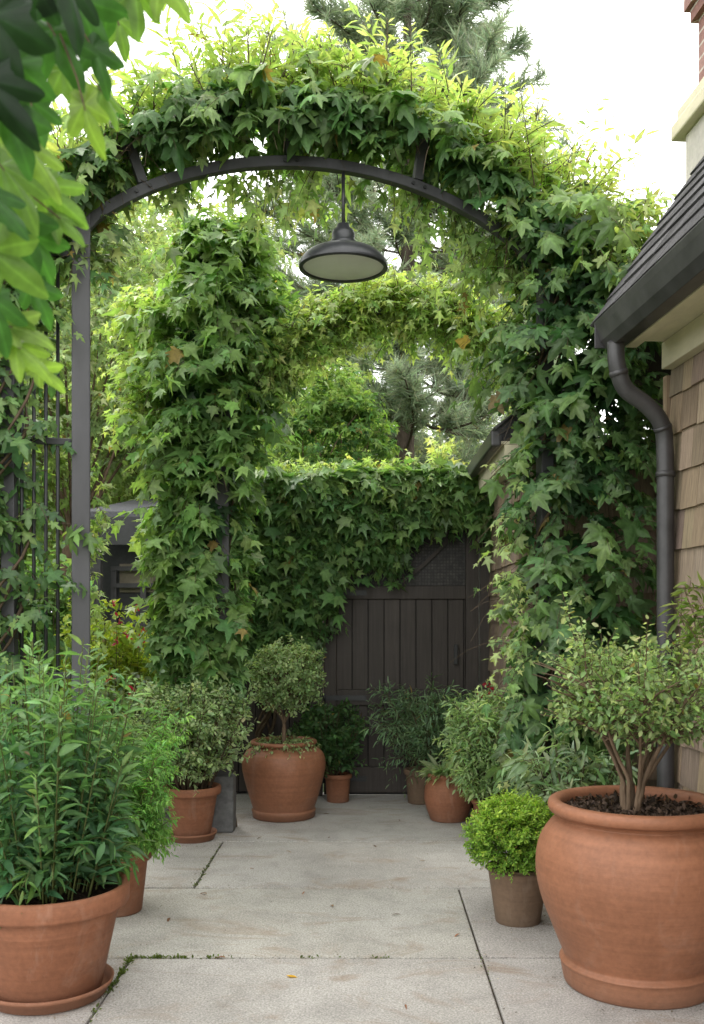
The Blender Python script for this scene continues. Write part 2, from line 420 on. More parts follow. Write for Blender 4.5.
def shoot_leaves(F, W, anchors, dirs, L, n, kind, size, c0, c1, grav=.3, outward=None, w_out=.6, w_up=.6, droop=.5,
           a_t=.5, a_s=.8, falloff=.3, young=0., tipyoung=.3, petiole=.35, t0=.1, radial=False, jit=.35, keep=None, bright=(.75, 1.25), twig_r=.0025, twk=5, pairs=False):
    m = len(anchors); L = np.broadcast_to(np.asarray(L, float), (m,)); young = np.broadcast_to(np.asarray(young, float), (m,))
    dirs = nrm(dirs)
    j = np.arange(n)
    tt = t0+(1-t0)*((j//2*2 if pairs else j)+.7)/n
    t = np.clip(tt[None]+rng.normal(0, .25/n, (m, n))*(0 if pairs else 1), 0, 1)
    P = lambda t: anchors[:, None]+dirs[:, None]*(L[:, None]*t)[..., None]-UP*(grav*L[:, None]*t**2)[..., None]
    pos = P(t)
    tan = nrm(dirs[:, None]-UP*(2*grav*t)[..., None])
    ref = nrm(np.cross(tan, UP+rng.normal(0, .2, (m, 1, 3)))); bn = np.cross(ref, tan)
    if radial: ang = (j*2.4)[None]+rng.uniform(0, 6.28, (m, 1)) if not pairs else (j % 2*PI+j//2*PI/2)[None]+rng.uniform(0, 6.28, (m, 1))
    else: ang = (j % 2*PI)[None]+rng.normal(0, .5, (m, n))
    side = ref*np.cos(ang)[..., None]+bn*np.sin(ang)[..., None]
    tip = nrm(tan*a_t+side*a_s-UP*droop+rng.normal(0, .25, (m, n, 3)))
    ow = nrm(outward)[:, None] if outward is not None else side
    nor = nrm(ow*w_out+UP*w_up+rng.normal(0, jit, (m, n, 3)))
    sz = size*(1-falloff*t)*np.clip(np.exp(rng.normal(0, .28, (m, n)))*np.exp(rng.normal(0, .14, (m, 1))), .3, 1.75)
    pos = pos+side*(petiole*sz*.5)[..., None]
    mx = np.clip(young[:, None]+tipyoung*t**2+rng.normal(0, .12, (m, n))+rng.normal(0, .1, (m, 1)), 0, 1)
    c0 = np.array(c0); c1 = np.array(c1)
    col = c0*(1-mx[..., None])+c1*mx[..., None]
    col = col*rng.uniform(*bright, (m, n, 1))*np.exp(rng.normal(0, .06, (m, n, 3)))
    old = rng.uniform(0, 1, (m, n, 1)) < .006
    col = np.where(old, np.array((.26, .19, .06))*rng.uniform(.5, 1.2, (m, n, 1)), col)
    pos, tip, nor, sz, col = pos.reshape(-1, 3), tip.reshape(-1, 3), nor.reshape(-1, 3), sz.ravel(), col.reshape(-1, 3)
    if keep is not None:
        k = keep(pos); pos, tip, nor, sz, col = pos[k], tip[k], nor[k], sz[k], col[k]
    F.add(kind, pos, tip, nor, sz, col)
    if W is not None:
        tk = np.broadcast_to(np.linspace(0, 1, twk), (m, twk))
        W.add(P(tk), twig_r, twig_r*.4, 3)
    return P
def curve_pts(knots, n):
    """smooth (Catmull-Rom) path through knots"""
    K = np.array([tuple(k) for k in knots], float); K = np.vstack([2*K[0]-K[1], K, 2*K[-1]-K[-2]])
    out = []
    segs = len(K)-3
    for u in np.linspace(0, segs-1e-6, n):
        i = int(u); f = u-i; a, b, c, d = K[i:i+4]
        out.append(.5*((2*b)+(c-a)*f+(2*a-5*b+4*c-d)*f*f+(3*b-a-3*c+d)*f**3))
    return np.array(out)

# leaf colours (linear albedo); the young one is raised for backlit brightness
G_DARK = (.072, .145, .052); G_MID = (.125, .225, .070); G_LIGHT = (.27, .385, .115); G_YOUNG = (.42, .50, .185)

#=================================================================== SETTING
g = MB(); 
g.add([(-150, -40, -.03), (150, -40, -.03), (150, 260, -.03), (-150, 260, -.03)], [(0, 1, 2, 3)])
tag(g.build('ground', M['grass']), kind='structure')
g = MB(); g.box(-2.0, 1.42, -.6, 7.2, -.06, -.012)
tag(g.build('joint_bed', M['joint']), kind='structure')
g = MB()
rows = [(-.5, .92, [-.2, 1.1]), (.92, 1.86, [-1.1, .2]), (1.86, 2.8, [-.9, .45]), (2.8, 3.74, [-.885, .428]), (3.74, 4.68, [.424]), (4.68, 5.62, [-.815]), (5.62, 7.15, [])]
for y0, y1, xs in rows:
    xs = [-2.0]+xs+[1.40]
    for a, b in zip(xs[:-1], xs[1:]):
        k = random.uniform(.93, 1.05); gp = .0035
        sub = (a+gp, b-gp, y0+.0055, y1-.0055)
        g.box(*sub, -.05, random.uniform(-.002, .002), (k, k*random.uniform(.985, 1.01), k*random.uniform(.96, 1.0)))
tag(g.build('patio_slabs', M['concrete'], bevel=.006), kind='structure')

# moss in the joints
F = Foliage()
def moss(pts, n, w, sz=.011):
    P0 = curve_pts(pts, n); u = np.linspace(0, 1, n)
    kp = rng.uniform(0, 1, n) < np.clip(.25+.6*np.sin(u*17+n)*np.sin(u*7.3)+.5*np.exp(-(u/.25)**2), .04, 1)*np.clip((1-u)*4, 0, 1)
    P0 = P0[kp]; n = len(P0); w = w*rng.uniform(.2, 1.25, (n, 1))
    p = P0+np.c_[rng.normal(0, 1, (n, 2))*w, rng.uniform(-.006, .002, n)]
    d = rnd_dirs(n); d[:, 2] = abs(d[:, 2])+.4
    col = np.array((.09, .13, .025))*rng.uniform(.5, 1.3, (n, 1))
    F.add('oval', p, d, rnd_dirs(n)+UP, sz*rng.uniform(.5, 1.4, n), col)
moss([(-.885, 3.74, 0), (-.885, 3.5, 0), (-.885, 3.1, 0)], 900, .009)
moss([(-.885, 3.74, 0), (-.7, 3.74, 0), (-.5, 3.74, 0)], 600, .009)
moss([(-.25, 3.74, 0), (-.1, 3.74, 0)], 60, .008)
moss([(.02, 3.74, 0), (.1, 3.74, 0)], 70, .008)
moss([(.43, 3.5, 0), (.42, 4.6, 0)], 60, .008, .01)
moss([(-.815, 4.7, 0), (-.815, 5.6, 0)], 260, .008, .01)
tag(F.build('moss', M['leaf_soft']), 'green moss growing in the joints of the concrete paving', 'moss', kind='stuff')

# grit, seeds and crumbs of dry leaf swept into the joints and against the pots
F = Foliage()
def grit(p, sz, cols=((.12, .09, .06), (.2, .15, .1), (.06, .05, .04), (.3, .27, .22))):
    n = len(p); F.add('oval', np.c_[p, np.full(n, .004)], rnd_dirs(n)*np.array((1, 1, .15)), rnd_dirs(n)*.5+UP, sz*rng.uniform(.4, 1.4, n), np.array(cols)[rng.integers(0, len(cols), n)])
n = 500; grit(np.c_[rng.uniform(-1.2, 1.0, n), rng.uniform(2.6, 7, n)], .006)
for x in (-.885, .426): n = 160; grit(np.c_[x+rng.normal(0, .02, n), rng.uniform(2.5, 4.68, n)], .006)
for y in (3.74, 4.68): n = 220; grit(np.c_[rng.uniform(-1.2, 1.0, n), y+rng.normal(0, .018, n)], .006)
n = 160; grit(np.c_[-.815+rng.normal(0, .02, n), rng.uniform(4.68, 5.62, n)], .007)
for x, y, r in ((.945, 3.5, .26), (-1.085, 3.39, .22), (.627, 4.18, .1), (-1.0, 5.68, .14), (-.53, 6.3, .2), (.53, 6.25, .1), (.23, 6.9, .3)):
    n = 110; th = rng.uniform(0, 6.28, n); q = r+abs(rng.normal(0, .05, n)); grit(np.c_[x+np.cos(th)*q, y+np.sin(th)*q], .007)
tag(F.build('grit', M['dry_leaf']), 'fine brown grit and leaf crumbs scattered over the paving', 'grit', kind='stuff')

# fallen leaves: each one a leaf lying on the slabs
def fallen(px, py, size, col, label, group=None, kind='lance', rot=None):
    d = EYE*1000/(py-610); p = at(px, py, d); p.z = .006
    F = Foliage(); a = random.uniform(0, 6.28) if rot is None else rot
    t = thing('fallen_leaf', label, 'fallen leaf', p, group)
    F.add(kind, np.array([p]), np.array([(math.cos(a), math.sin(a), .06)]), np.array([(random.uniform(-.2, .2), .1, 1.)]), size, np.array([col]))
    F.build('leaf_blade', M['dry_leaf'], t)
fallen(286, 977, .05, (.62, .36, .03), 'curled yellow fallen leaf lying alone on the nearest slab', kind='oval', rot=.2)
fallen(226, 959, .06, (.2, .08, .04), 'small reddish brown dead leaf on the joint beside the moss', rot=2.8)
for px, py, s in ((170, 919, .04), (333, 908, .05), (392, 916, .04), (460, 935, .035), (405, 1006, .03), (207, 895, .045), (420, 862, .03), (372, 846, .04),
                  (330, 838, .035), (286, 852, .035), (250, 870, .03), (330, 815, .05), (400, 822, .04), (262, 838, .04), (305, 893, .03)):
    fallen(px, py, s, random.choice([(.13, .065, .035), (.2, .09, .05), (.1, .06, .04), (.24, .15, .08)]),
           'tiny brown dry leaf scrap lying on the paving', 'dry leaf scraps on the paving')

#=================================================================== HOUSE ON THE RIGHT
def shingles(mb, plane_x, y0, y1, z0, z1, expo=.172, col=(.275, .212, .155), face=-1, axis='x'):
    z = z0; k = 0
    while z < z1:
        h = min(expo+.02, z1-z); y = y0-random.uniform(0, .1)
        while y < y1:
            w = random.uniform(.1, .2); a, b = max(y, y0), min(y+w, y1)-.004
            if b-a > .02:
                kk = random.uniform(.72, 1.22); c = (col[0]*kk, col[1]*kk*random.uniform(.96, 1.04), col[2]*kk*random.uniform(.9, 1.08))
                t0 = .02+random.uniform(-.003, .004); dz = random.uniform(-.005, .005)
                if axis == 'x':
                    vs = [(plane_x, a, z+dz), (plane_x, b, z+dz), (plane_x, b, z+h), (plane_x, a, z+h),
                          (plane_x+face*t0, a, z+dz), (plane_x+face*t0, b, z+dz), (plane_x+face*.005, b, z+h), (plane_x+face*.005, a, z+h)]
                else:
                    vs = [(a, plane_x, z+dz), (b, plane_x, z+dz), (b, plane_x, z+h), (a, plane_x, z+h),
                          (a, plane_x+face*t0, z+dz), (b, plane_x+face*t0, z+dz), (b, plane_x+face*.005, z+h), (a, plane_x+face*.005, z+h)]
                mb.add(vs, [(4, 5, 6, 7), (0, 1, 5, 4), (1, 2, 6, 5), (3, 0, 4, 7), (2, 3, 7, 6)], False, c)
            y += w
        z += expo
def roof_slope(mb, x0, z0, x1, slope, y0, y1, thick=.05, rows_=.14):
    """x0,z0 the eave line, rising towards x1; courses of asphalt tabs"""
    d = Vector((1 if x1 > x0 else -1, 0, slope)); L = abs(x1-x0)*math.sqrt(1+slope*slope); d.normalize()
    nn = Vector((-d.z*(1 if x1 > x0 else -1), 0, abs(d.x)))
    m = Matrix((d, Vector((0, 1, 0)), nn)).transposed().to_4x4(); m.translation = Vector((x0, 0, z0))
    mb.box(0, L, y0, y1, -thick, 0, (.045, .044, .046), m)
    u = 0; k = 0
    while u < L:
        y = y0-(k % 2)*.08-random.uniform(0, .05)
        while y < y1:
            w = random.uniform(.12, .2); a, b = max(y, y0-.012), min(y+w, y1+.012)-.004
            if b-a > .015:
                c = random.uniform(.6, 1.35); e = min(u+rows_+.02, L)
                h = .013+random.uniform(0, .004)
                vs = [m @ Vector(q) for q in ((u, a, .001), (u, b, .001), (e, b, .002), (e, a, .002), (u, a, h), (u, b, h), (e, b, .005), (e, a, .005))]
                mb.add(vs, [(4, 5, 6, 7), (0, 1, 5, 4), (1, 2, 6, 5), (3, 0, 4, 7)], False, (.075*c, .072*c, .076*c))
            y += w
        u += rows_; k += 1
house = thing('house', 'tan cedar shingled house with dark steep roof along the right edge', 'house', (1.38, 2.8, 0))
g = MB(); XR = 2.25; g.add([(1.38, 0, 0), (3.1, 0, 0), (3.1, 0, 2.55), (XR, 0, 4.2), (1.38, 0, 2.55), (1.38, 4.5, 0), (3.1, 4.5, 0), (3.1, 4.5, 2.55), (XR, 4.5, 4.2), (1.38, 4.5, 2.55)],
      [(0, 1, 2, 3, 4), (9, 8, 7, 6, 5), (0, 4, 9, 5), (1, 6, 7, 2)], False, (.2, .15, .1))
wall = g.build('wall', M['shingle'], house)
g = MB(); shingles(g, 1.379, .5, 4.49, 0.02, 2.42)
g.box(1.352, 1.379, 4.492, 4.535, 0, 2.36, (.3, .22, .15))
g.build('shingle_cladding', M['shingle'], house)
g = MB(); roof_slope(g, 1.02, 2.58, XR, 1.5, .2, 4.52); roof_slope(g, 3.48, 2.58, XR+.003, 1.5, .2, 4.52)
g.build('roof', M['roof'], house)
# gutter: an open K shaped trough
g = MB(); prof = [(1.145, 2.575), (1.140, 2.47), (1.06, 2.455), (1.03, 2.49), (1.012, 2.545), (1.004, 2.575), (1.012, 2.582), (1.022, 2.572), (1.04, 2.5), (1.07, 2.468), (1.13, 2.48), (1.135, 2.575)]
n = len(prof); vs = [(x, y, z) for y in (.2, 4.44) for x, z in prof]
g.add(vs, [(i, (i+1) % n, n+(i+1) % n, n+i) for i in range(n)])
g.box(1.005, 1.14, 4.437, 4.447, 2.462, 2.578)
gut = g.build('gutter', M['gutter'], house, bevel=.003)
g = MB(); g.box(1.147, 1.2, .2, 4.45, 2.47, 2.60); g.build('fascia', M['cream'], house, bevel=.003)
g = MB(); g.box(1.2, 1.345, .2, 4.45, 2.5, 2.515); g.build('soffit', M['cream'], house)
g = MB(); g.box(1.32, 1.3785, .2, 4.47, 2.38, 2.499); g.build('frieze_board', M['cream'], house, bevel=.004)
g = MB()
dp = curve_pts([(1.075, 4.36, 2.47), (1.08, 4.36, 2.37), (1.12, 4.37, 2.27), (1.22, 4.38, 2.2), (1.29, 4.39, 2.12), (1.31, 4.4, 2.0), (1.312, 4.4, 1.6), (1.312, 4.4, .15), (1.29, 4.38, .08)], 40)
g.tube(dp, .038, 12)
ds = g.build('downspout', M['gutter'], house)
for k_ in (6, 20):
    g = MB(); g.tube([dp[k_], dp[k_+1]], .0415, 12); g.build('seam', M['gutter'], ds)
for z in (1.9, .9):
    g = MB(); g.tube([(1.312, 4.4, z-.012), (1.312, 4.4, z+.012)], .043, 12); g.build('strap', M['gutter'], ds)
# chimney stack outside the gable
ch = MB(); ch.box(1.73, 2.4, 4.56, 5.22, 0, 3.8)
chim = ch.build('chimney', M['stucco'], house, bevel=.008)
ch = MB(); ch.box(1.68, 2.46, 4.53, 5.3, 3.80, 3.88); ch.box(1.70, 2.385, 4.54, 5.26, 3.88, 3.95)
ch.build('stone_shoulder', M['cream'], chim, bevel=.01)
ch = MB(); ch.box(1.765, 2.3, 4.58, 5.13, 3.95, 4.36); ch.build('brick_shaft', M['brick'], chim)
ch = MB(); ch.box(1.735, 2.335, 4.55, 5.165, 4.36, 4.43); ch.box(1.71, 2.36, 4.53, 5.19, 4.43, 4.52); ch.box(1.77, 2.3, 4.6, 5.12, 4.52, 4.9)
ch.build('chimney_cap', M['brick'], chim)

pv = Vector((1.02, 4.45, 0)); rz = .073
house.location = pv+Matrix.Rotation(rz, 3, 'Z') @ (Vector((1.38, 2.8, 0))-pv); house.rotation_euler.z = rz
wing = thing('outbuilding', 'low tan outbuilding with dark eave behind the right vine, next to the gate', 'outbuilding', (.86, 6.3, 0))
g = MB(); g.box(.86, 2.6, 5.56, 7.6, 0, 2.25, (.2, .15, .1)); g.build('wall', M['shingle'], wing)
g = MB(); shingles(g, .859, 5.56, 7.0, .02, 2.2, col=(.27, .205, .15)); shingles(g, 5.559, .86, 2.6, .02, 2.2, col=(.27, .205, .15), axis='y'); g.build('shingle_cladding', M['shingle'], wing)
g = MB(); roof_slope(g, .69, 2.275, 1.75, .85, 5.4, 7.5, .04); roof_slope(g, 2.81, 2.275, 1.752, .85, 5.4, 7.5, .04); g.build('roof', M['roof'], wing)
g = MB(); g.box(.665, .72, 5.4, 7.3, 2.185, 2.27); g.build('gutter', M['gutter'], wing, bevel=.01)
g = MB(); g.box(.722, .857, 5.42, 7.2, 2.2, 2.215); g.box(.74, .855, 5.42, 7.1, 2.1, 2.197); g.build('soffit', M['cream'], wing)

#=================================================================== GATE AND FENCE AT THE BACK
DKW = (.046, .038, .033)
def wc(k=.14):
    a = random.uniform(1-k, 1+k); return tuple(c*a for c in DKW)
gate = thing('wooden_gate', 'dark brown boarded gate with glazed top at the end of the courtyard', 'gate', (.235, 7.02, 0))
g = MB()
X0, X1 = -.31, .775; Yf = 7.0
x = X0+.09
while x < X1-.09:
    b = min(x+.112, X1-.085)
    g.box(x, b-.006, Yf+.022, Yf+.04, .74, 1.375, wc()); g.box(x, b-.006, Yf+.022, Yf+.04, .2, .63, wc()); x = b
g.box(X0+.085, X1-.085, Yf+.036, Yf+.046, .1, 1.42, (.012, .011, .01))  # near-black sheet added to shut out light between the boards
g.box(X0, X1, Yf+.03, Yf+.044, .003, .03, (.012, .011, .01))  # near-black strip added to darken the bright gap under the gate
g.build('board_panel', M['wood'], gate, bevel=.003)
g = MB()
g.box(X0, X0+.09, Yf, Yf+.05, .02, 1.94, wc()); g.box(X1-.09, X1, Yf, Yf+.05, .02, 1.94, wc())
for z0, z1 in ((.02, .2), (.63, .74), (1.375, 1.47), (1.84, 1.94)): g.box(X0+.09, X1-.09, Yf+.002, Yf+.048, z0, z1, wc())
g.build('frame', M['wood'], gate, bevel=.006)
g = MB(); g.box(X0+.09, X1-.09, Yf+.025, Yf+.035, 1.47, 1.84); g.build('glazed_panel', M['screen'], gate)
for s in (((.02, 1.475), (-.22, 1.68)), ((.21, 1.475), (.6, 1.83))):
    pts = curve_pts([(s[0][0], Yf+.012, s[0][1]), ((s[0][0]+s[1][0])/2, Yf+.012, (s[0][1]+s[1][1])/2-.02), (s[1][0], Yf+.012, s[1][1])], 8)
    g = MB()
    for a, b in zip(pts[:-1], pts[1:]): g.bar(a, b, .024, .035, (0, 1, 0), DKW)
    g.build('brace', M['wood'], gate)
g = MB(); g.box(.60, .625, Yf-.03, Yf-.012, .92, 1.06); g.box(.602, .623, Yf-.012, Yf, .92, .935); g.box(.602, .623, Yf-.012, Yf, 1.045, 1.06)
g.build('handle', M['iron'], gate, bevel=.003)
for z in (.12, .685, 1.42):
    g = MB(); g.box(X0+.005, X0+.3, Yf-.008, Yf-.001, z-.018, z+.018); g.tube([(X0+.004, Yf-.006, z-.03), (X0+.004, Yf-.006, z+.03)], .01, 8); g.build('hinge', M['iron'], gate)
fr = thing('gate_surround', 'dark timber posts and header around the boarded gate', 'gate frame', (.235, 7.05, 0))
g = MB(); g.box(X0-.1, X0-.008, Yf-.02, Yf+.1, 0, 2.0, wc()); g.build('post', M['wood'], fr, bevel=.006)
g = MB(); g.box(X1+.008, X1+.075, Yf-.02, Yf+.1, 0, 2.0, wc()); g.build('post', M['wood'], fr, bevel=.006)
g = MB(); g.box(X0-.1, X1+.09, Yf-.03, Yf+.11, 2.003, 2.13, wc()); g.build('header', M['wood'], fr, bevel=.006)
fe = thing('timber_fence', 'dark vertical board fence left of the gate under the vine', 'fence', (-.7, 7.08, 0))
g = MB(); x = -1.15
g.box(-1.15, X0-.09, 7.131, 7.14, .0, 2.0, (.01, .009, .008))  # black backing added to stop light showing through the fence
while x < X0-.11:
    b = min(x+.12, X0-.105); g.box(x, b-.006, 7.06, 7.085, .02, 2.05, wc()); x = b
g.build('board_panel', M['wood'], fe, bevel=.003)
for z in (.35, 1.2, 1.9):
    g = MB(); g.box(-1.15, X0-.11, 7.087, 7.13, z, z+.08, wc()); g.build('rail', M['wood'], fe)
g = MB(); g.box(-1.24, -1.155, 7.03, 7.13, 0, 2.1, wc()); g.build('post', M['wood'], fe, bevel=.005)

#=================================================================== ARCHES
Lp = np.array((-1.32, 4.6)); Rp = np.array((.92, 5.2))
def front_low(s): 
    p = Lp+(Rp-Lp)*s; q = max(0, 1-(2*s-1)**2)
    return np.array((p[0], p[1], 3.04+.44*q**.8))
def front_up(s):
    p = Lp+(Rp-Lp)*(s*1.14-.07); q = max(0, 1-(2*s-1)**2)
    return np.array((p[0], p[1], 3.05+.73*q**.72))
arch = thing('garden_arch', 'wide grey metal garden arch in front, carrying the hanging lamp', 'garden arch', (-.2, 4.9, 0))
ad = nrm(np.append(Rp-Lp, 0)); an = (float(-ad[1]), float(ad[0]), 0)
for nm, p, w, mt in (('post', Lp, .082, 'metal_pale'), ('post', Rp, .072, 'metal')):
    g = MB(); g.bar((p[0], p[1], 0), (p[0], p[1], 3.12), w, w, an); g.build(nm, M[mt], arch, bevel=.006)
for fn, w, h in ((front_low, .05, .052), (front_up, .045, .05)):
    g = MB(); pts = [fn(s) for s in np.linspace(0.0, 1, 41)]
    vs = []; 
    for i, p in enumerate(pts):
        t = nrm(pts[min(i+1, 40)]-pts[max(i-1, 0)]); up = nrm(np.cross(np.cross(t, UP), t)); sd = nrm(np.cross(t, up))
        for a, b in ((-1, -1), (1, -1), (1, 1), (-1, 1)): vs.append(p+sd*a*w/2+up*b*h/2)
    fs = [(i*4+k, i*4+(k+1) % 4, i*4+4+(k+1) % 4, i*4+4+k) for i in range(40) for k in range(4)]+[(3, 2, 1, 0), (160, 161, 162, 163)]
    g.add(vs, fs); g.build('arch_rail', M['metal'], arch, bevel=.004)
for s in (.12, .42, .70):
    a = front_low(s); b = front_up((s+.0)*.94+.03)
    g = MB(); g.bar(a+np.array((0, 0, .03)), b-np.array((0, 0, .02)), .045, .055, an); g.build('strut', M['metal'], arch, bevel=.003)

for q in (.12, .42, .70):
    u = front_low(q)
    for k in (-.03, .03):
        g = MB(); p_ = np.array((u[0]+ad[0]*k, u[1]+ad[1]*k, front_low(q+k/2.4)[2])); g.tube([p_-np.array(an)*.026*(1 if an[1] > 0 else -1), p_-np.array(an)*.034*(1 if an[1] > 0 else -1)], .009, 8); g.build('bolt', M['iron'], arch)
P2 = np.array((-.856, 5.9)); Q2 = np.array((.98, 6.0))
def rear_rail(s):
    p = P2+(Q2-P2)*s; q = max(0, 1-(2*s-1)**2)
    return np.array((p[0], p[1], np.interp(s, [0, .1, .2, .3, .4, .5, .57, .66, .75, .82, .88, .94, 1], [2.4, 2.64, 2.82, 2.94, 3.03, 3.085, 3.1, 3.09, 3.05, 2.99, 2.9, 2.75, 2.5])))
arch2 = thing('garden_arch', 'rear grey garden arch whose left post is wrapped by a thick leafy column', 'garden arch', (P2[0], P2[1], 0))
g = MB(); g.box(P2[0]-.041, P2[0]+.041, P2[1]-.041, P2[1]+.041, .3, 3.2); g.build('post', M['metal_pale'], arch2, bevel=.006)
g = MB(); g.box(P2[0]-.07, P2[0]+.07, P2[1]-.07, P2[1]+.07, 0, .33); g.build('post_base', M['stone_block'], arch2, bevel=.01)
g = MB(); g.tube([rear_rail(s) for s in np.linspace(0.0, 1, 30)], .026, 8); g.build('arch_rail', M['metal'], arch2)

# iron trellis panel left of the front arch
tr = thing('iron_fence', 'tall black iron bar panel overgrown with vine beside the left arch post', 'iron fence', (-1.6, 4.55, 0))
tdir = nrm(np.array((-1., -.27, 0)))
pL = np.array((Lp[0], Lp[1], 0))
for k in range(1, 9):
    p = pL+tdir*(.05+.052*k); g = MB(); g.tube([p+UP*.1, p+UP*2.95], .0085, 6)
    if k in (5,): continue
    g.build('bar', M['iron'], tr)
for z in (.15, 1.0, 2.07, 2.93):
    g = MB(); g.bar(pL+tdir*.043+UP*z, pL+tdir*1.2+UP*z, .03, .03); g.build('rail', M['iron'], tr, bevel=.003)
for q in (.31, 1.2):
    p = pL+tdir*q; g = MB(); g.bar(p, p+UP*3.0, .06, .06, (0, 1, 0)); g.build('post', M['metal'], tr, bevel=.004)

# lamp
lx = front_low(.535); lz0 = lx[2]-.03
lamp = thing('pendant_lamp', 'black enamel pendant lamp hanging from the front arch', 'lamp', (lx[0], lx[1], lz0))
zc = 1.3+(610-268)*lx[1]/1000     # rim of the shade
g = MB(); g.tube([(lx[0], lx[1], lz0+.03), (lx[0], lx[1], zc+.19)], .009, 10); g.build('rod', M['lamp'], lamp)
g = MB(); pr = [(.012, .238), (.03, .234), (.034, .212), (.05, .206), (.058, .18), (.054, .156), (.066, .146), (.07, .12)]
g.lathe(pr[::-1], (lx[0], lx[1], zc-.02), 40); g.build('cap', M['lamp'], lamp)
g = MB(); pr = chaikin([(.068, .108), (.11, .098), (.175, .073), (.21, .036), (.219, .012), (.218, .0)], 2)
g.lathe([(.2, -.004), (.217, -.004), (.2175, .004)]+pr[::-1], (lx[0], lx[1], zc), 64, cap_bottom=False)
g.lathe([(.2, -.004), (.196, .012), (.15, .055), (.05, .085)], (lx[0], lx[1], zc), 64, cap_bottom=False)
shade = g.build('shade', M['lamp'], lamp)
g = MB(); g.lathe([(.0, -.012), (.08, -.011), (.15, -.006), (.18, .0), (.199, .006)], (lx[0], lx[1], zc), 48, cap_bottom=False); g.build('diffuser', M['opal'], lamp)

#=================================================================== VINES
def stems_up(parent, base, top, n, r, wind=.05, name='stem', mat='twig'):
    W = Twigs(); base = np.array(base, float); top = np.array(top, float)
    for i in range(n):
        ph = random.uniform(0, 6.28); k = random.uniform(2, 4); t = np.linspace(0, 1, 40)
        p = base[None]+(top-base)[None]*t[:, None]
        ww = wind*random.uniform(.7, 1.3)
        p = p+np.c_[np.cos(ph+k*t*6.28)*ww, np.sin(ph+k*t*6.28)*ww, np.zeros(40)]
        W.add(p[None], r*random.uniform(.6, 1.2), r*.5, 6)
    return W
def column_shoots(F, W, axis_pts, radii, n, zexp=1., **kw):
    """shoots springing from a leafy column: axis points and radius by height"""
    A = np.array(axis_pts, float); t = np.clip(rng.uniform(0, 1, n)**zexp, 0, 1)*(len(A)-1)
    i = np.minimum(t.astype(int), len(A)-2); f = (t-i)[:, None]
    c = A[i]*(1-f)+A[i+1]*f; R = np.array(radii)[i]*(1-f[:, 0])+np.array(radii)[i+1]*f[:, 0]
    th = rng.uniform(0, 2*PI, n); rad = np.c_[np.cos(th), np.sin(th), np.zeros(n)]
    ph_ = A[0, 0]*7
    R = R*(1+.2*np.sin(3*th+6*c[:, 2]+ph_)*np.sin(4.3*c[:, 2]+ph_)+.14*np.sin(5*th-11*c[:, 2]))
    depth = rng.uniform(.25, .8, n)**.7
    a = c+rad*(R*depth)[:, None]
    d = nrm(rad*.9+UP*rng.uniform(-.2, .6, n)[:, None]+rng.normal(0, .35, (n, 3)))
    return a, d, rad, R

sl_ = np.linspace(0, 1, 60); LOWX = np.array([front_low(q) for q in sl_])
def clear_rail(p):
    zr = np.interp(p[:, 0], LOWX[:, 0], LOWX[:, 2]); yr = np.interp(p[:, 0], LOWX[:, 0], LOWX[:, 1])
    lim = zr+.085-.05*(p[:, 0] > .55)
    front = p[:, 1] < yr+.03
    bare = np.zeros(len(p), bool)
    for q in (.12, .70):
        u = front_low(q); bare |= front & (abs(p[:, 0]-u[0]+(p[:, 2]-u[2])*(.18 if q < .5 else -.12)) < .075) & (p[:, 2] < u[2]+.21)
    drape = (np.sin(p[:, 0]*9+1)+np.sin(p[:, 0]*23) > np.where(p[:, 0] > .35, -.3, .25)) & ((p[:, 0] < .1) | (p[:, 0] > .4)) & (p[:, 2] > zr-.03)
    return ((p[:, 2] > lim) & ~bare) | drape | (p[:, 1] > yr+.06) | (p[:, 0] > .80) | (p[:, 0] < -1.36) | ((p[:, 2] < zr-.25))
def show_post(p):
    gap = ((p[:, 2] > 2.72) & (p[:, 2] < 3.0)) | ((p[:, 2] > 1.98) & (p[:, 2] < 2.3)) | ((p[:, 2] > .3) & (p[:, 2] < .95))
    side = (p[:, 0]*5.2/p[:, 1] < .70+.05*np.sin(9*p[:, 2])) & (p[:, 2] < 2.35) & (rng.uniform(0, 1, len(p)) < .93)
    return clear_rail(p) & ~side & ~(gap & (abs(p[:, 0]*5.2/p[:, 1]-.92) < .05) & (p[:, 1] < 5.2) & (rng.uniform(0, 1, len(p)) < .9))
# 1. vine over the front arch: right column + arch + crest of young shoots
vine = thing('climbing_vine', 'large dark leaved vine climbing the right post and over the front arch', 'vine', (Rp[0], Rp[1], 0))
F = Foliage(); W = stems_up(vine, (Rp[0]+.02, Rp[1], 0), (Rp[0]+.05, Rp[1], 3.1), 6, .014, .07)
ax = [(.98, 5.2, .15), (.98, 5.2, .6), (1.02, 5.2, 1.0), (1.06, 5.2, 1.5), (1.12, 5.22, 2.1), (1.10, 5.2, 2.5), (1.06, 5.18, 2.9), (1.02, 5.15, 3.3)]
ra = [.17, .22, .27, .32, .30, .29, .36, .34]
a, d, ow, R = column_shoots(F, W, ax, ra, 520)
kp = a[:, 0] < 1.5; a, d, ow, R = a[kp], d[kp], ow[kp], R[kp]
d = nrm(d+np.c_[np.zeros(len(a)), -.3*np.ones(len(a)), np.zeros(len(a))])
ow2 = ow+np.array((-.1, -.5, .0))
lighten = np.clip((a[:, 2]-2.75)*.8, 0, .5)+np.clip((-(a[:, 0]-.86))*1.8, 0, .55)
shoot_leaves(F, W, a, d, R*.95*rng.uniform(.6, 1.4, len(a)), 6, 'broad', .094, (.070, .142, .052), G_LIGHT, grav=.55, keep=show_post, outward=ow2, w_out=.65, w_up=.7, droop=.5, young=lighten, tipyoung=.25)
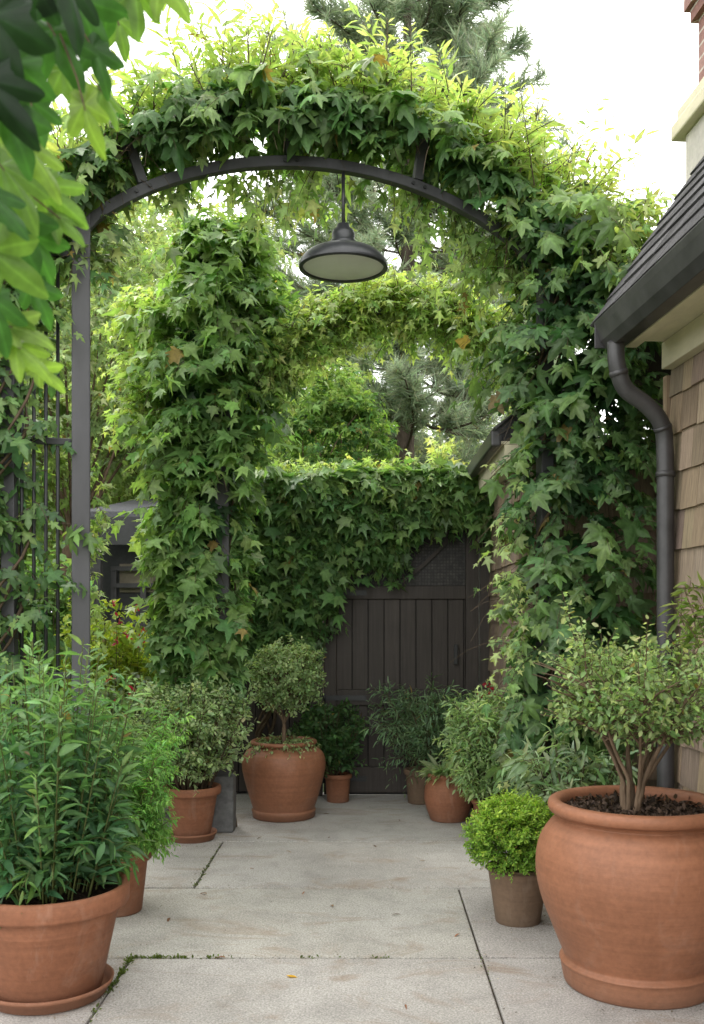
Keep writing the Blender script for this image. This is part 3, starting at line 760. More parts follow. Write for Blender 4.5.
# inner filling, its leaf colour darkened for the shade inside the vine
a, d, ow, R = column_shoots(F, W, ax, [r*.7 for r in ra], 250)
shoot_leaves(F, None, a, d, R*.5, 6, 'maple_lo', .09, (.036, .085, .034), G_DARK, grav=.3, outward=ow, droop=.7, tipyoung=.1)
# left hand light sprays low on the column
n = 46; a = np.c_[rng.uniform(.76, .88, n), rng.uniform(5.0, 5.35, n), np.where(rng.uniform(0, 1, n) < .6, rng.uniform(1.05, 1.75, n), rng.uniform(.4, 2.0, n))]
shoot_leaves(F, W, a, np.c_[rng.uniform(-1, -.2, n), rng.normal(-.3, .4, n), rng.uniform(-.1, .8, n)], rng.uniform(.12, .24, n), 8, 'maple_lo', .06, G_MID, G_YOUNG, grav=.5, outward=np.tile((-.5, -.6, .3), (n, 1)), young=.4, tipyoung=.3)
# arch body: between the two rails, the lower rail left bare in front
n = 430; s = rng.uniform(-.03, 1.04, n); c = np.array([front_up(np.clip(q, 0, 1)) for q in s]); c[:, 2] -= .02
c += np.c_[rng.normal(0, .05, n), rng.normal(.06, .12, n), rng.normal(0, .06, n)]
d = np.c_[rng.normal(0, .5, n), rng.normal(-.35, .8, n), rng.normal(.2, .6, n)]
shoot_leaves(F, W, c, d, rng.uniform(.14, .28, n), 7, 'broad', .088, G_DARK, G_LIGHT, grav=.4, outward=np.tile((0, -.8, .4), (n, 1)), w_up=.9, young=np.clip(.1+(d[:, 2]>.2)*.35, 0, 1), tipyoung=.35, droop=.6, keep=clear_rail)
n = 150; s = rng.uniform(.02, 1., n); c = np.array([front_up(q) for q in s]); c[:, 2] -= rng.uniform(.0, .12, n); c[:, 1] -= rng.uniform(.02, .12, n)
d = np.c_[rng.normal(0, .5, n), rng.uniform(-1, -.3, n), rng.uniform(-.5, .3, n)]
shoot_leaves(F, W, c, d, rng.uniform(.1, .22, n), 5, 'broad', .105, G_DARK, G_MID, grav=.5, outward=np.tile((0, -.8, .5), (n, 1)), w_up=.9, droop=.5, young=.1, tipyoung=.25, keep=clear_rail)
# bunches hanging below the rail
for q, ln, m in ((.30, .3, 10), (.44, .42, 16), (.40, .3, 10), (.16, .18, 8), (.64, .25, 12), (.70, .34, 16), (.78, .35, 15), (.86, .42, 22), (.92, .5, 30)):
    c = front_low(q)[None]+rng.normal(0, 1, (m, 3))*np.array((.09, .08, .04)); c[:, 1] += .2; c[:, 2] += .08
    d = np.c_[rng.normal(0, .5, m), rng.normal(0, .5, m), -np.ones(m)]
    shoot_leaves(F, W, c, d, rng.uniform(.4, 1, m)*ln, 7, 'maple_lo', .075, G_MID, G_YOUNG, grav=.15, outward=np.tile((0, -.8, .3), (m, 1)), droop=.8, young=.35, tipyoung=.25, keep=clear_rail)
# young crest above: upright sprays of narrow leaves
n = 760; s = np.clip(np.where(rng.uniform(0, 1, n) < .3, rng.uniform(.75, 1.08, n), rng.uniform(-.04, 1.05, n)), -.05, 1.06); c = np.array([front_up(np.clip(q, 0, 1)) for q in s]); c += np.c_[rng.normal(0, .06, n), rng.normal(.14, .17, n), rng.uniform(-.02, .12, n)]
c[:, 0] += np.where(s > .8, (s-.8)*1.5*rng.uniform(0, 1, n), 0); c[:, 2] -= np.where(s > .85, rng.uniform(0, .4, n), 0)
hgt = .24+.28*np.exp(-((s-.36)/.13)**2)*rng.uniform(.3, 1.2, n)+.3*np.exp(-((s-.95)/.14)**2)*rng.uniform(.2, 1.2, n)+.12*np.exp(-((s-.62)/.06)**2)
d = np.c_[rng.normal(0, .38, n)+np.where(s > .8, .55, 0), rng.normal(0, .4, n), rng.uniform(.6, 1, n)]
shoot_leaves(F, W, c, d, hgt*rng.uniform(.6, 1.25, n), 15, 'lance', .075, G_LIGHT, (.50, .55, .24), grav=.25, w_out=.3, w_up=.8, droop=.15, a_t=.7, young=.2, tipyoung=.5, falloff=.35, bright=(.8, 1.2), twig_r=.003)
n = 60; a = np.c_[rng.uniform(1.1, 1.4, n), rng.uniform(4.75, 5.2, n), rng.uniform(2.75, 3.2, n)]
shoot_leaves(F, W, a, np.c_[rng.uniform(0, .9, n), rng.uniform(-.7, .2, n), rng.uniform(.2, 1, n)], rng.uniform(.16, .34, n), 12, 'lance', .075, G_LIGHT, (.50, .55, .24), grav=.35, w_up=.8, young=.3, tipyoung=.4)
# big upright leaders
for s, hh, m in ((.34, .75, 9), (.30, .55, 7), (.42, .6, 8), (.6, .5, 7), (.84, .5, 9), (.9, .7, 13), (.95, .7, 14), (.99, .7, 14), (1.03, .6, 14), (.05, .45, 8)):
    c = np.tile(front_up(s), (m, 1))+rng.normal(0, .07, (m, 3))*np.array((1, 1, .3))
    d = np.c_[rng.normal(0, .3, m)+(.4 if s > .9 else .15 if s > .8 else 0), rng.normal(0, .25, m), np.ones(m)]
    shoot_leaves(F, W, c, d, hh*rng.uniform(.55, 1.05, m), 22, 'lance', .085, G_LIGHT, (.50, .55, .24), grav=.12, w_out=.3, w_up=.8, droop=.2, a_t=.6, young=.3, tipyoung=.5, falloff=.5, twig_r=.004)
F.build('foliage', M['leaf'], vine); W.build('stem', M['twig'], vine)

# 2. leafy column on the rear arch post
vine = thing('climbing_vine', 'tall dense leafy vine column wrapped round the middle left post', 'vine', (P2[0], P2[1], 0))
F = Foliage(); W = stems_up(vine, (P2[0]+.01, P2[1]+.08, .0), (P2[0], P2[1], 3.2), 4, .009, .05)
def colx(px0, px1, py): p = at((px0+px1)/2, py, 5.9); return (p.x, p.y, p.z), (px1-px0)/2*.0059
prof = [colx(175, 238, 705), colx(155, 245, 650), colx(150, 250, 600), colx(148, 256, 540), colx(142, 264, 480), colx(136, 276, 420), colx(145, 280, 360), colx(155, 275, 310), colx(180, 265, 260), colx(200, 245, 225)]
ax = [p[0] for p in prof]; ra = [p[1]*k for p, k in zip(prof, (.7, .7, .7, .7, .72, .78, .88, .98, 1.05, 1.1))]
a, d, ow, R = column_shoots(F, W, ax, ra, 900)
cut = (abs(a[:, 0]-P2[0]) < .05) & (a[:, 1] < P2[1]-.02) & (((a[:, 2] > 1.5) & (a[:, 2] < 2.05)) | (a[:, 2] < .55))
a, d, ow, R = a[~cut], d[~cut], ow[~cut], R[~cut]
lighten = np.clip((a[:, 2]-2.5)*.35, 0, .35)+np.clip(-(a[:, 0]+1.0)*2.2, 0, .6)*(a[:, 2] > 1.3)  # young tops, plus the sunlit left side put into the colour
def show_mid(p):
    X = p[:, 0]*5.9/p[:, 1]
    gap = ((p[:, 2] > 1.25+.1*np.sin(40*p[:, 0])) & (p[:, 2] < 2.05)) | (p[:, 2] < .62)
    return ~(gap & (abs(X-P2[0]) < .055) & (p[:, 1] < P2[1]) & (rng.uniform(0, 1, len(p)) < .85))
shoot_leaves(F, W, a, d, R*.7*rng.uniform(.6, 1.5, len(a)), 9, 'fingers', .098, (.105, .205, .068), G_LIGHT, grav=.6, outward=ow+np.array((-.05, -.35, .1)), w_out=.5, w_up=.9, droop=.45, keep=show_mid, young=lighten+.05, tipyoung=.3)
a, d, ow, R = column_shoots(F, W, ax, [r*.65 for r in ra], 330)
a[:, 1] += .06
shoot_leaves(F, None, a, d, R*.4, 6, 'maple_lo', .09, (.036, .085, .034), G_DARK, grav=.3, outward=ow, droop=.7, tipyoung=.1)  # inner leaves coloured dark for the shade within the column
n = 120; c = np.array([at(rng.uniform(138, 170), rng.uniform(290, 440), 6.0) for _ in range(n)])
shoot_leaves(F, W, c, np.c_[rng.uniform(-1, -.1, n), rng.normal(0, .4, n), rng.uniform(0, .7, n)], rng.uniform(.15, .3, n), 9, 'maple_lo', .06, G_LIGHT, G_YOUNG, grav=.4, young=.4, w_up=.8)
n = 45; c = np.array([at(rng.uniform(190, 250), rng.uniform(232, 262), 5.9) for _ in range(n)])
shoot_leaves(F, W, c, np.c_[rng.normal(0, .4, n), rng.normal(0, .4, n), rng.uniform(.3, 1, n)], rng.uniform(.15, .3, n), 9, 'maple_lo', .06, G_MID, G_YOUNG, grav=.3, young=.35, w_up=.8)
F.build('foliage', M['leaf'], vine); W.build('stem', M['twig'], vine)

# 3. vine over the rear arch
vine = thing('climbing_vine', 'bright yellow green vine arching across behind the hanging lamp', 'vine', (0, 5.95, 2.5))
F = Foliage(); W = Twigs(); W.add(np.array([[rear_rail(s)+np.array((0, .02*math.sin(30*s), .03*math.cos(25*s))) for s in np.linspace(0, 1, 40)]]), .012, .008, 6)
n = 850; s = rng.uniform(.1, 1.0, n); c = np.array([rear_rail(q) for q in s])+np.c_[rng.normal(0, .05, n), rng.normal(0, .09, n), rng.normal(.0, .07, n)]
d = np.c_[rng.normal(0, .6, n), rng.normal(-.2, .7, n), rng.normal(.35, .6, n)]
shoot_leaves(F, W, c, d, rng.uniform(.1, .2, n), 9, 'maple_lo', .06, (.19, .32, .09), G_YOUNG, grav=.4, w_up=.9, w_out=.4, outward=np.tile((0, -.8, .4), (n, 1)), young=np.clip(.45+d[:, 2]*.45, 0, .9), tipyoung=.4)
n = 150; s = rng.uniform(.1, 1.0, n); c = np.array([rear_rail(q) for q in s])+np.c_[rng.normal(0, .05, n), rng.normal(0, .1, n), rng.uniform(.03, .1, n)]
shoot_leaves(F, W, c, np.c_[rng.normal(0, .4, n), rng.normal(0, .4, n), rng.uniform(.5, 1, n)], rng.uniform(.12, .24, n), 12, 'lance', .06, G_LIGHT, (.50, .55, .24), grav=.3, w_up=.8, young=.3, tipyoung=.4)
F.build('foliage', M['leaf'], vine); W.build('stem', M['twig'], vine)

# 4. vine on the fence and over the gate header
vine = thing('climbing_vine', 'dark green vine curtain draped over the back fence and gate top', 'vine', (-.7, 7.0, 0))
F = Foliage(); W = stems_up(vine, (-.75, 7.0, 0), (-.6, 7.0, 2.2), 5, .014, .05)
W.add(np.array([[(x, 7.0+.02*math.sin(9*x), 2.17+.02*math.sin(14*x)) for x in np.linspace(-1.1, .8, 40)]]), .014, .008, 6)
def low_edge(x):   # lower edge of the curtain by x
    return np.interp(x, [-1.1, -.75, -.42, -.3, -.12, .0, .1, .18, .28, .45, .6, .78], [.9, .95, 1.1, 1.25, 1.72, 1.82, 1.66, 1.7, 1.93, 1.97, 1.97, 1.9])
n = 1500; x = rng.uniform(-1.1, .82, n); lo = low_edge(x); z = lo+(2.24-lo)*rng.uniform(0, 1, n)**.8
bul = (.1+.05*np.sin(9*x+4*z)*np.sin(7*z-5*x))+.14*np.sqrt(np.clip((z-lo)/(2.3-lo), 0, 1))
a = np.c_[x, 7.0-bul*rng.uniform(.3, 1.1, n), z]
d = np.c_[rng.normal(0, .6, n), rng.uniform(-1, -.1, n), rng.normal(.05, .5, n)]
lighten = np.clip((z-2.12)*3, 0, .5)
shoot_leaves(F, W, a, d, rng.uniform(.1, .2, n), 6, 'fingers', .1, (.085, .17, .06), G_LIGHT, grav=.5, outward=np.tile((0, -.8, .5), (n, 1)), w_out=.5, w_up=.95, droop=.4, young=lighten, tipyoung=.2)
n = 260; a = np.c_[rng.uniform(-1.1, .8, n), rng.uniform(6.8, 7.25, n), rng.uniform(2.16, 2.28, n)]
shoot_leaves(F, W, a, np.c_[rng.normal(0, .4, n), rng.normal(0, .4, n), rng.uniform(.4, 1, n)], rng.uniform(.06, .16, n), 7, 'maple_lo', .058, G_MID, G_YOUNG, grav=.3, young=.45, w_up=.8)
m = 14; c = np.array((.5, 7.15, 2.28))+rng.normal(0, .05, (m, 3)); 
shoot_leaves(F, W, c, np.c_[rng.normal(.15, .3, m), rng.normal(0, .3, m), np.ones(m)], rng.uniform(.2, .42, m), 12, 'maple_lo', .06, G_LIGHT, (.50, .55, .24), grav=.2, young=.5)
for x, z0, ln in ((.16, 1.72, .28), (.13, 1.75, .3), (.2, 1.7, .22), (-.05, 1.75, .2), (-.28, 1.3, .25), (-.35, 1.2, .25)):
    m = 7; c = np.array((x, 6.93, z0))+rng.normal(0, .04, (m, 3))*np.array((1, .5, 1))
    shoot_leaves(F, W, c, np.c_[rng.normal(0, .25, m), rng.normal(-.2, .2, m), -np.ones(m)], ln*rng.uniform(.5, 1, m), 7, 'maple_lo', .06, G_DARK, G_MID, grav=.1, outward=np.tile((0, -.8, .4), (m, 1)), droop=.7)
F.build('foliage', M['leaf'], vine); W.build('stem', M['twig'], vine)

# 5. vine on the iron panel
vine = thing('climbing_vine', 'leafy vine tangled through the iron bars at the left edge', 'vine', (-1.75, 4.5, 0))
F = Foliage(); W = stems_up(vine, (-1.7, 4.5, 0), (-1.62, 4.52, 3.0), 5, .012, .1)
n = 1000; u = rng.uniform(.10, 1.2, n); z = rng.uniform(.6, 3.1, n); kp = rng.uniform(0, 1, n) < np.where((u < .34) & (z < 2.6), .3, .95); u, z = u[kp], z[kp]; n = len(u)
a = pL+tdir*u[:, None]+UP*z[:, None]+rng.normal(0, .05, (n, 3))
shoot_leaves(F, W, a, np.c_[rng.normal(0, .6, n), rng.normal(-.3, .6, n), rng.normal(.1, .5, n)], rng.uniform(.12, .26, n), 6, 'grape', .09, (.06, .13, .045), G_LIGHT, grav=.5, outward=np.tile((.2, -.8, .4), (n, 1)), droop=.6, young=np.clip((z-2.3)*.5, 0, .5), tipyoung=.25)
# around the top of the left post and trailing at its right
n = 70; a = np.c_[rng.uniform(-1.45, -1.2, n), rng.uniform(4.62, 4.85, n), rng.uniform(2.85, 3.35, n)]
shoot_leaves(F, W, a, np.c_[rng.normal(0, .6, n), rng.normal(-.3, .6, n), rng.normal(.3, .5, n)], rng.uniform(.12, .28, n), 7, 'maple_lo', .075, G_DARK, G_YOUNG, grav=.5, outward=np.tile((0, -.8, .4), (n, 1)), young=.2, tipyoung=.3)
n = 45; a = np.c_[rng.uniform(-1.38, -1.31, n), rng.uniform(4.7, 5.0, n), rng.uniform(.9, 2.1, n)]
shoot_leaves(F, W, a, np.c_[rng.uniform(-.2, .6, n), rng.normal(-.1, .5, n), rng.normal(.2, .5, n)], rng.uniform(.06, .14, n), 7, 'maple_lo', .05, G_MID, G_YOUNG, grav=.5, young=.3)
F.build('foliage', M['leaf'], vine); W.build('stem', M['twig'], vine)

#=================================================================== POTTED PLANTS
def pot_from(t, prof, c, mat, wob=.006, soil=None, saucer=None, nseg=64):
    g = MB(); g.lathe(prof, c, nseg, wob=wob); p = g.build('pot', M[mat], t)
    if soil:
        r, z = soil; g = MB(); nn = 26; vs = [Vector(c)+Vector((0, 0, z+.012))]; fs = []
        for k in range(1, 8):
            for i in range(nn):
                a = 2*PI*i/nn; rr = r*k/7; vs.append(Vector(c)+Vector((rr*math.cos(a), rr*math.sin(a), z+(random.uniform(-.008, .012) if k < 7 else 0))))
        fs = [(0, 1+i, 1+(i+1) % nn) for i in range(nn)]+[(1+k*nn+i, 1+k*nn+nn+i, 1+k*nn+nn+(i+1) % nn, 1+k*nn+(i+1) % nn) for k in range(6) for i in range(nn)]
        g.add(vs, fs, False); g.build('soil', M['soil'], t)
    if saucer:
        r, h = saucer; g = MB()
        g.lathe([(r*.86, 0), (r*.9, .004), (r*.97, h*.7), (r*1.0, h*.75), (r*1.015, h), (r*.985, h*1.02), (r*.93, h*.5), (r*.85, h*.25), (r*.3, h*.22)], c, nseg)
        g.build('saucer', M[mat], t)
    return p
def classic(r_top, r_bot, h, rim_h, lip=.014, z0=0.0):
    r_mid = r_bot+(r_top-lip-r_bot)*(h-rim_h)/h
    p = [(r_bot*.97, z0), (r_bot, z0+.006), (r_mid-.002, z0+h-rim_h-.006), (r_mid+.002, z0+h-rim_h), (r_top-.006, z0+h-rim_h+.003), (r_top-.001, z0+h-rim_h+.012), (r_top, z0+h-.014),
         (r_top-.004, z0+h-.003), (r_top-.012, z0+h), (r_top-.024, z0+h-.003), (r_top-.03, z0+h-.012), (r_top-.034, z0+h-rim_h-.02), (r_mid-.04, z0+h*.4)]
    return p
def stems_from(c, r, m, spread, h, hvar=.25, lean=1.):
    """start and end points of stems fanning out of a pot"""
    th = rng.uniform(0, 2*PI, m); q = np.sqrt(rng.uniform(0, 1, m))
    a = np.array(c)+np.c_[np.cos(th)*q*r, np.sin(th)*q*r, np.zeros(m)]
    hh = h*(1-hvar*rng.uniform(0, 1, m)-.45*q**2*rng.uniform(0, 1, m))
    e = np.array(c)+np.c_[np.cos(th)*q*spread*lean, np.sin(th)*q*spread*lean, hh]
    return a, e

# --- big jar on the right with a small multi-stem tree
c = (.945, 3.5, 0)
t = thing('potted_tree', 'huge round terracotta jar with small multi stemmed tree by shingled wall', 'potted plant', c)
pr = chaikin([(.238, 0), (.255, .0), (.262, .03), (.268, .072), (.272, .078)], 1)+[(.268, .084), (.258, .09)]+chaikin([(.256, .094), (.300, .2), (.342, .31), (.356, .40), (.345, .49), (.305, .552), (.278, .572)], 2)+chaikin([(.276, .575), (.283, .588), (.303, .592), (.312, .612), (.306, .632), (.288, .638), (.268, .634), (.258, .615), (.26, .57), (.29, .5)], 2)
pot_from(t, pr, c, 'terra_big', .004, (.268, .592), nseg=96)
W = Twigs(); F = Foliage()
# trunks
base = np.array((.925, 3.5, .59))
bk = Foliage(); n = 1500; th = rng.uniform(0, 6.28, n); q = np.sqrt(rng.uniform(0, 1, n))*.262
bk.add('oval', np.array(c)+np.c_[np.cos(th)*q, np.sin(th)*q, rng.uniform(.592, .61, n)], rnd_dirs(n), rnd_dirs(n)+UP, .02*rng.uniform(.5, 1.4, n), np.array((.045, .03, .022))*rng.uniform(.4, 2.2, (n, 1)))
bk.build('bark_mulch', M['dry_leaf'], t)
trunks = []
for k in range(10):
    th = k*2.4+.4; q = (.10+.13*((k*.37) % 1))*1.15; hh = .40+.14*((k*.61) % 1)
    cx, cy = math.cos(th), math.sin(th)
    trunks.append(((.022*cx, .022*cy, 0), (.04*cx+.01, .04*cy, .12), (q*.62*cx, q*.62*cy, .12+hh*.35), (q*cx*1.1, q*cy*1.1, hh)))
ends = []; sd = []
for i, kn in enumerate(trunks):
    p = curve_pts([base+np.array(k) for k in kn], 14)+np.cumsum(rng.normal(0, .003, (14, 3)), 0)
    W.add(p[None], .0125 if i < 4 else .009, .0035, 8)
    for k in range(15):
        f = rng.uniform(.62, 1); q = p[int(f*13)]; d = nrm(np.array((rng.normal(0, .75), rng.normal(0, .7), rng.uniform(.15, 1.1)))+(q-base)*np.array((1.2, 1.2, 0)))
        ends.append(q); sd.append(d)
ends = np.array(ends); sd = np.array(sd); L = rng.uniform(.12, .28, len(ends))
tk = np.linspace(0, 1, 6); tp = ends[:, None]+sd[:, None]*(L[:, None]*tk)[..., None]-UP*(.1*L[:, None]*tk**2)[..., None]
W.add(tp, .004, .0015, 5)
n = len(ends)*6; i = rng.integers(0, len(ends), n); f = rng.uniform(.3, 1, n)
a = ends[i]+sd[i]*(L[i]*f)[:, None]; d = nrm(sd[i]+rng.normal(0, .7, (n, 3))+UP*.25)
kp = (a[:, 0] < 1.26) & (a[:, 0] > .69+.03*np.sin(a[:, 2]*20)) & (a[:, 2] < 1.33) & (a[:, 2] > .80+.05*np.sin(a[:, 0]*17)); a, d = a[kp], d[kp]; n = len(a)
Lh = rng.uniform(.05, .13, n)
shoot_leaves(F, W, a, d, Lh, 9, 'oval', .027, (.16, .25, .10), (.46, .53, .24), grav=.05, w_up=.8, w_out=.3, droop=.25, a_t=.6, radial=True, young=np.clip((a[:, 2]-1.0)*1.3, 0, .45), tipyoung=.4, twig_r=.0014, twk=3)
n = 30; a = np.array((1.2, 3.52, 1.22))+rng.normal(0, .06, (n, 3)); a[:, 0] = np.minimum(a[:, 0], 1.26)
shoot_leaves(F, W, a, np.c_[rng.normal(0, .3, n), rng.normal(0, .3, n), np.ones(n)], rng.uniform(.06, .14, n), 8, 'lance', .055, (.07, .12, .03), (.2, .26, .05), grav=.1, w_up=.8, radial=True, young=.3)
W.build('trunk', M['bark'], t); F.build('foliage', M['leaf_soft'], t)

# --- left front pot
c = (-1.085, 3.39, 0)
t = thing('potted_shrub', 'tall leafy green plant in wide rimmed terracotta pot at front left', 'potted plant', c)
pot_from(t, classic(.27, .178, .355, .072, .018, .02), c, 'terra', .004, (.235, .338), (.215, .05), 96)
F = Foliage(); W = Twigs()
a, e = stems_from((c[0], c[1], .34), .16, 96, .38, .92, .25)
e[:, 0] = np.where(e[:, 0] > -.84, -.84+(e[:, 0]+.84)*.3, e[:, 0])
dv = e-a; L = np.linalg.norm(dv, axis=1)
shoot_leaves(F, W, a, dv, L, 44, 'lance', .078, (.066, .155, .07), (.19, .32, .095), grav=.04, w_up=.7, w_out=.45, droop=.14, a_t=.62, a_s=.85, radial=True, pairs=True, young=.05, tipyoung=.55, falloff=.4, t0=.08, twig_r=.0042, petiole=.2, jit=.3)
n = 34; th = rng.uniform(0, 6.28, n); a = np.array((c[0], c[1], .36))+np.c_[np.cos(th)*.17, np.sin(th)*.17, rng.uniform(0, .2, n)]
shoot_leaves(F, W, a, np.c_[np.cos(th), np.sin(th), rng.uniform(.1, .7, n)], rng.uniform(.1, .18, n), 10, 'lance', .075, (.055, .13, .05), (.18, .28, .06), grav=.45, w_up=.9, droop=.3, young=.05, radial=True, tipyoung=.25)
F.build('foliage', M['leaf'], t); W.build('stem', M['twig_green'], t)

# --- feathery shrub behind it
c = (-1.09, 4.33, 0)
t = thing('potted_shrub', 'fine leaved bright green shrub just behind the tall front left plant', 'potted plant', c)
pot_from(t, classic(.155, .11, .27, .05), c, 'terra', .004, (.13, .25))
F = Foliage(); W = Twigs()
a, e = stems_from((c[0], c[1], .26), .09, 95, .30, .62, .6)
dv = e-a; L = np.linalg.norm(dv, axis=1)
W.add(np.stack([a, (a+e)/2+UP*.02, e], 1), .004, .0015, 4)
k = 13; ii = np.repeat(np.arange(len(a)), k); f = rng.uniform(.15, 1, len(ii)); p = a[ii]+dv[ii]*f[:, None]
shoot_leaves(F, W, p, nrm(dv[ii])+rng.normal(0, .55, (len(ii), 3)), rng.uniform(.06, .13, len(ii)), 16, 'lance', .03, (.11, .26, .07), (.27, .45, .1), grav=.3, w_up=.9, droop=.35, young=.1, tipyoung=.4, twig_r=.0015, twk=4)
n = 60; th = rng.uniform(-2.2, .9, n); a = np.array((c[0], c[1], .29))+np.c_[np.cos(th)*.11, np.sin(th)*.11, rng.uniform(0, .1, n)]
shoot_leaves(F, W, a, np.c_[np.cos(th), np.sin(th), rng.uniform(.2, .8, n)], rng.uniform(.1, .19, n), 20, 'lance', .03, (.11, .26, .07), (.27, .45, .1), grav=.8, w_up=.9, droop=.35, young=.15, radial=True, twig_r=.0015)
F.build('foliage', M['leaf_soft'], t); W.build('stem', M['twig_green'], t)

# --- variegated shrub in pot with saucer
c = (-1.0, 5.68, 0)
t = thing('potted_shrub', 'grey green small leaved shrub in terracotta pot with saucer, before the middle post', 'potted plant', c)
pot_from(t, classic(.165, .105, .285, .05, .014, .02), c, 'terra', .004, (.138, .28), (.14, .045))
def fine_bush(t, c, z0, r0, m, spread, h, leafk, size, c0, c1, k=9, n=11, tl=(.06, .14), zmin=None, mat='leaf_soft', young=.1, tipyoung=.35, grav=.2, bright=(.75, 1.3), stem='twig'):
    F = Foliage(); W = Twigs()
    a, e = stems_from((c[0], c[1], z0), r0, m, spread, h, .25)
    dv = e-a; W.add(np.stack([a, a*.5+e*.5+UP*.03, e], 1), .004, .0015, 4)
    ii = np.repeat(np.arange(m), k); f = rng.uniform(.2, 1, len(ii)); p = a[ii]+dv[ii]*f[:, None]
    shoot_leaves(F, W, p, nrm(dv[ii])+rng.normal(0, .6, (len(ii), 3)), rng.uniform(*tl, len(ii)), n, leafk, size, c0, c1, grav=grav, w_up=.8, droop=.2, young=young, tipyoung=tipyoung, radial=True, bright=bright, twig_r=.0015, twk=3)
    F.build('foliage', M[mat], t); W.build('stem', M[stem], t)
fine_bush(t, c, .28, .1, 95, .33, .66, 'oval', .031, (.20, .285, .14), (.44, .52, .30), k=10, n=12)

# --- jar with a round topiary
c = (-.53, 6.3, 0)
t = thing('potted_topiary', 'round headed topiary on short stem in bulbous terracotta jar left of gate', 'potted plant', c)
pr = [(.18, 0), (.195, .004), (.2, .04), (.203, .048), (.196, .053)]+chaikin([(.192, .055), (.218, .13), (.25, .24), (.268, .33), (.252, .405), (.2, .44), (.184, .448)], 2)+chaikin([(.184, .448), (.192, .456), (.206, .458), (.21, .47), (.204, .482), (.188, .482), (.178, .47), (.18, .44), (.19, .4)], 2)
pot_from(t, pr, c, 'terra_big', .005, (.182, .452))
F = Foliage(); W = Twigs(); cc = np.array((c[0]+.015, c[1], .885))
for kn in (((0, 0, .45), (0, 0, .58), (-.03, 0, .7), (-.1, 0, .82)), ((0, 0, .45), (.003, .003, .58), (.02, 0, .7), (.06, 0, .85)), ((0, 0, .45), (.006, -.003, .6), (.1, 0, .72), (.16, 0, .82)), ((0, 0, .45), (.0, -.004, .6), (-.08, -.04, .7), (-.17, -.04, .79))):
    W.add(curve_pts([np.array((c[0]+x, c[1]+y, z)) for x, y, z in kn], 10)[None], .012, .005, 6)
n = 480; d = rnd_dirs(n); rr = np.array((.215, .215, .2))*rng.uniform(.55, 1.0, (n, 1)); a = cc+d*rr; 
W.add(np.stack([np.tile(cc-UP*.12, (40, 1)), cc+d[:40]*rr[:40]*.6-UP*.03, a[:40]], 1), .004, .002, 4)
shoot_leaves(F, W, a, nrm(d+UP*.35+rng.normal(0, .4, (n, 3))), rng.uniform(.04, .09, n), 12, 'oval', .026, (.165, .245, .105), (.37, .46, .22), grav=.1, w_up=.7, outward=d, droop=.1, radial=True, young=np.clip(d[:, 2]*.4, 0, .4)+.05, tipyoung=.3, twig_r=.0014, twk=3)
F.build('foliage', M['leaf_soft'], t); W.build('trunk', M['bark'], t)
F = Foliage(); W = Twigs(); n = 46; th = rng.uniform(0, 6.28, n); a = np.array((c[0], c[1], .47))+np.c_[np.cos(th)*.13, np.sin(th)*.13, np.zeros(n)]
th = np.where(rng.uniform(0, 1, n) < .55, rng.uniform(3.6, 5.8, n), th)
shoot_leaves(F, W, a, np.c_[np.cos(th), np.sin(th), rng.uniform(.3, .8, n)], rng.uniform(.1, .2, n), 12, 'oval', .03, (.2, .27, .13), (.38, .45, .24), grav=.75, w_up=.8, radial=True, young=.2)
F.build('trailing_foliage', M['leaf_soft'], t); W.build('trailing_stem', M['twig_green'], t)

# --- small dark bush left of the gate
c = (-.205, 6.8, 0)
t = thing('potted_shrub', 'dark green bush in small terracotta pot at the left side of the gate', 'potted plant', c)
pot_from(t, classic(.098, .075, .19, .035, .01), c, 'terra', .004, (.075, .17))
fine_bush(t, (c[0]-.06, c[1], 0), .17, .06, 70, .24, .5, 'oval', .04, (.045, .1, .04), (.11, .2, .06), k=8, n=10, mat='leaf_soft')

# --- dark ferny plant right of the gate
c = (.355, 6.75, 0)
t = thing('potted_shrub', 'dark ferny shrub in small pot against the right of the gate', 'potted plant', c)
pot_from(t, classic(.115, .085, .23, .04, .01), c, 'terra_brown', .004, (.085, .2))
fine_bush(t, (c[0]+.10, c[1]-.03, 0), .19, .06, 75, .36, .56, 'slim', .058, (.10, .175, .095), (.22, .32, .17), k=7, n=14, tl=(.14, .26), grav=.3)

# --- round pot with strap leaves
c = (.50, 6.2, 0)
t = thing('potted_plant', 'pale low plant in small round bellied terracotta pot right of the gate', 'potted plant', c)
pr = [(.10, 0), (.112, .004)]+chaikin([(.113, .006), (.146, .09), (.155, .16), (.142, .23), (.122, .255)], 2)+[(.128, .266), (.136, .28), (.13, .293), (.116, .29), (.11, .27), (.12, .22)]
pot_from(t, pr, c, 'terra', .005, (.112, .262))
F = Foliage(); n = 130; th = np.where(rng.uniform(0, 1, n) < .5, rng.uniform(2.6, 5, n), rng.uniform(0, 6.28, n)); r_ = rng.uniform(0, .05, n)
a = np.array((c[0], c[1], .26))+np.c_[np.cos(th)*r_, np.sin(th)*r_, np.zeros(n)]
W = Twigs()
shoot_leaves(F, None, a, np.c_[np.cos(th), np.sin(th), rng.uniform(.6, 1.4, n)], rng.uniform(.05, .14, n), 3, 'lance', .09, (.22, .30, .15), (.38, .45, .27), grav=.3, w_up=.9, a_t=1, a_s=.12, droop=.15, young=.2, petiole=0)
F.build('foliage', M['leaf_soft'], t)

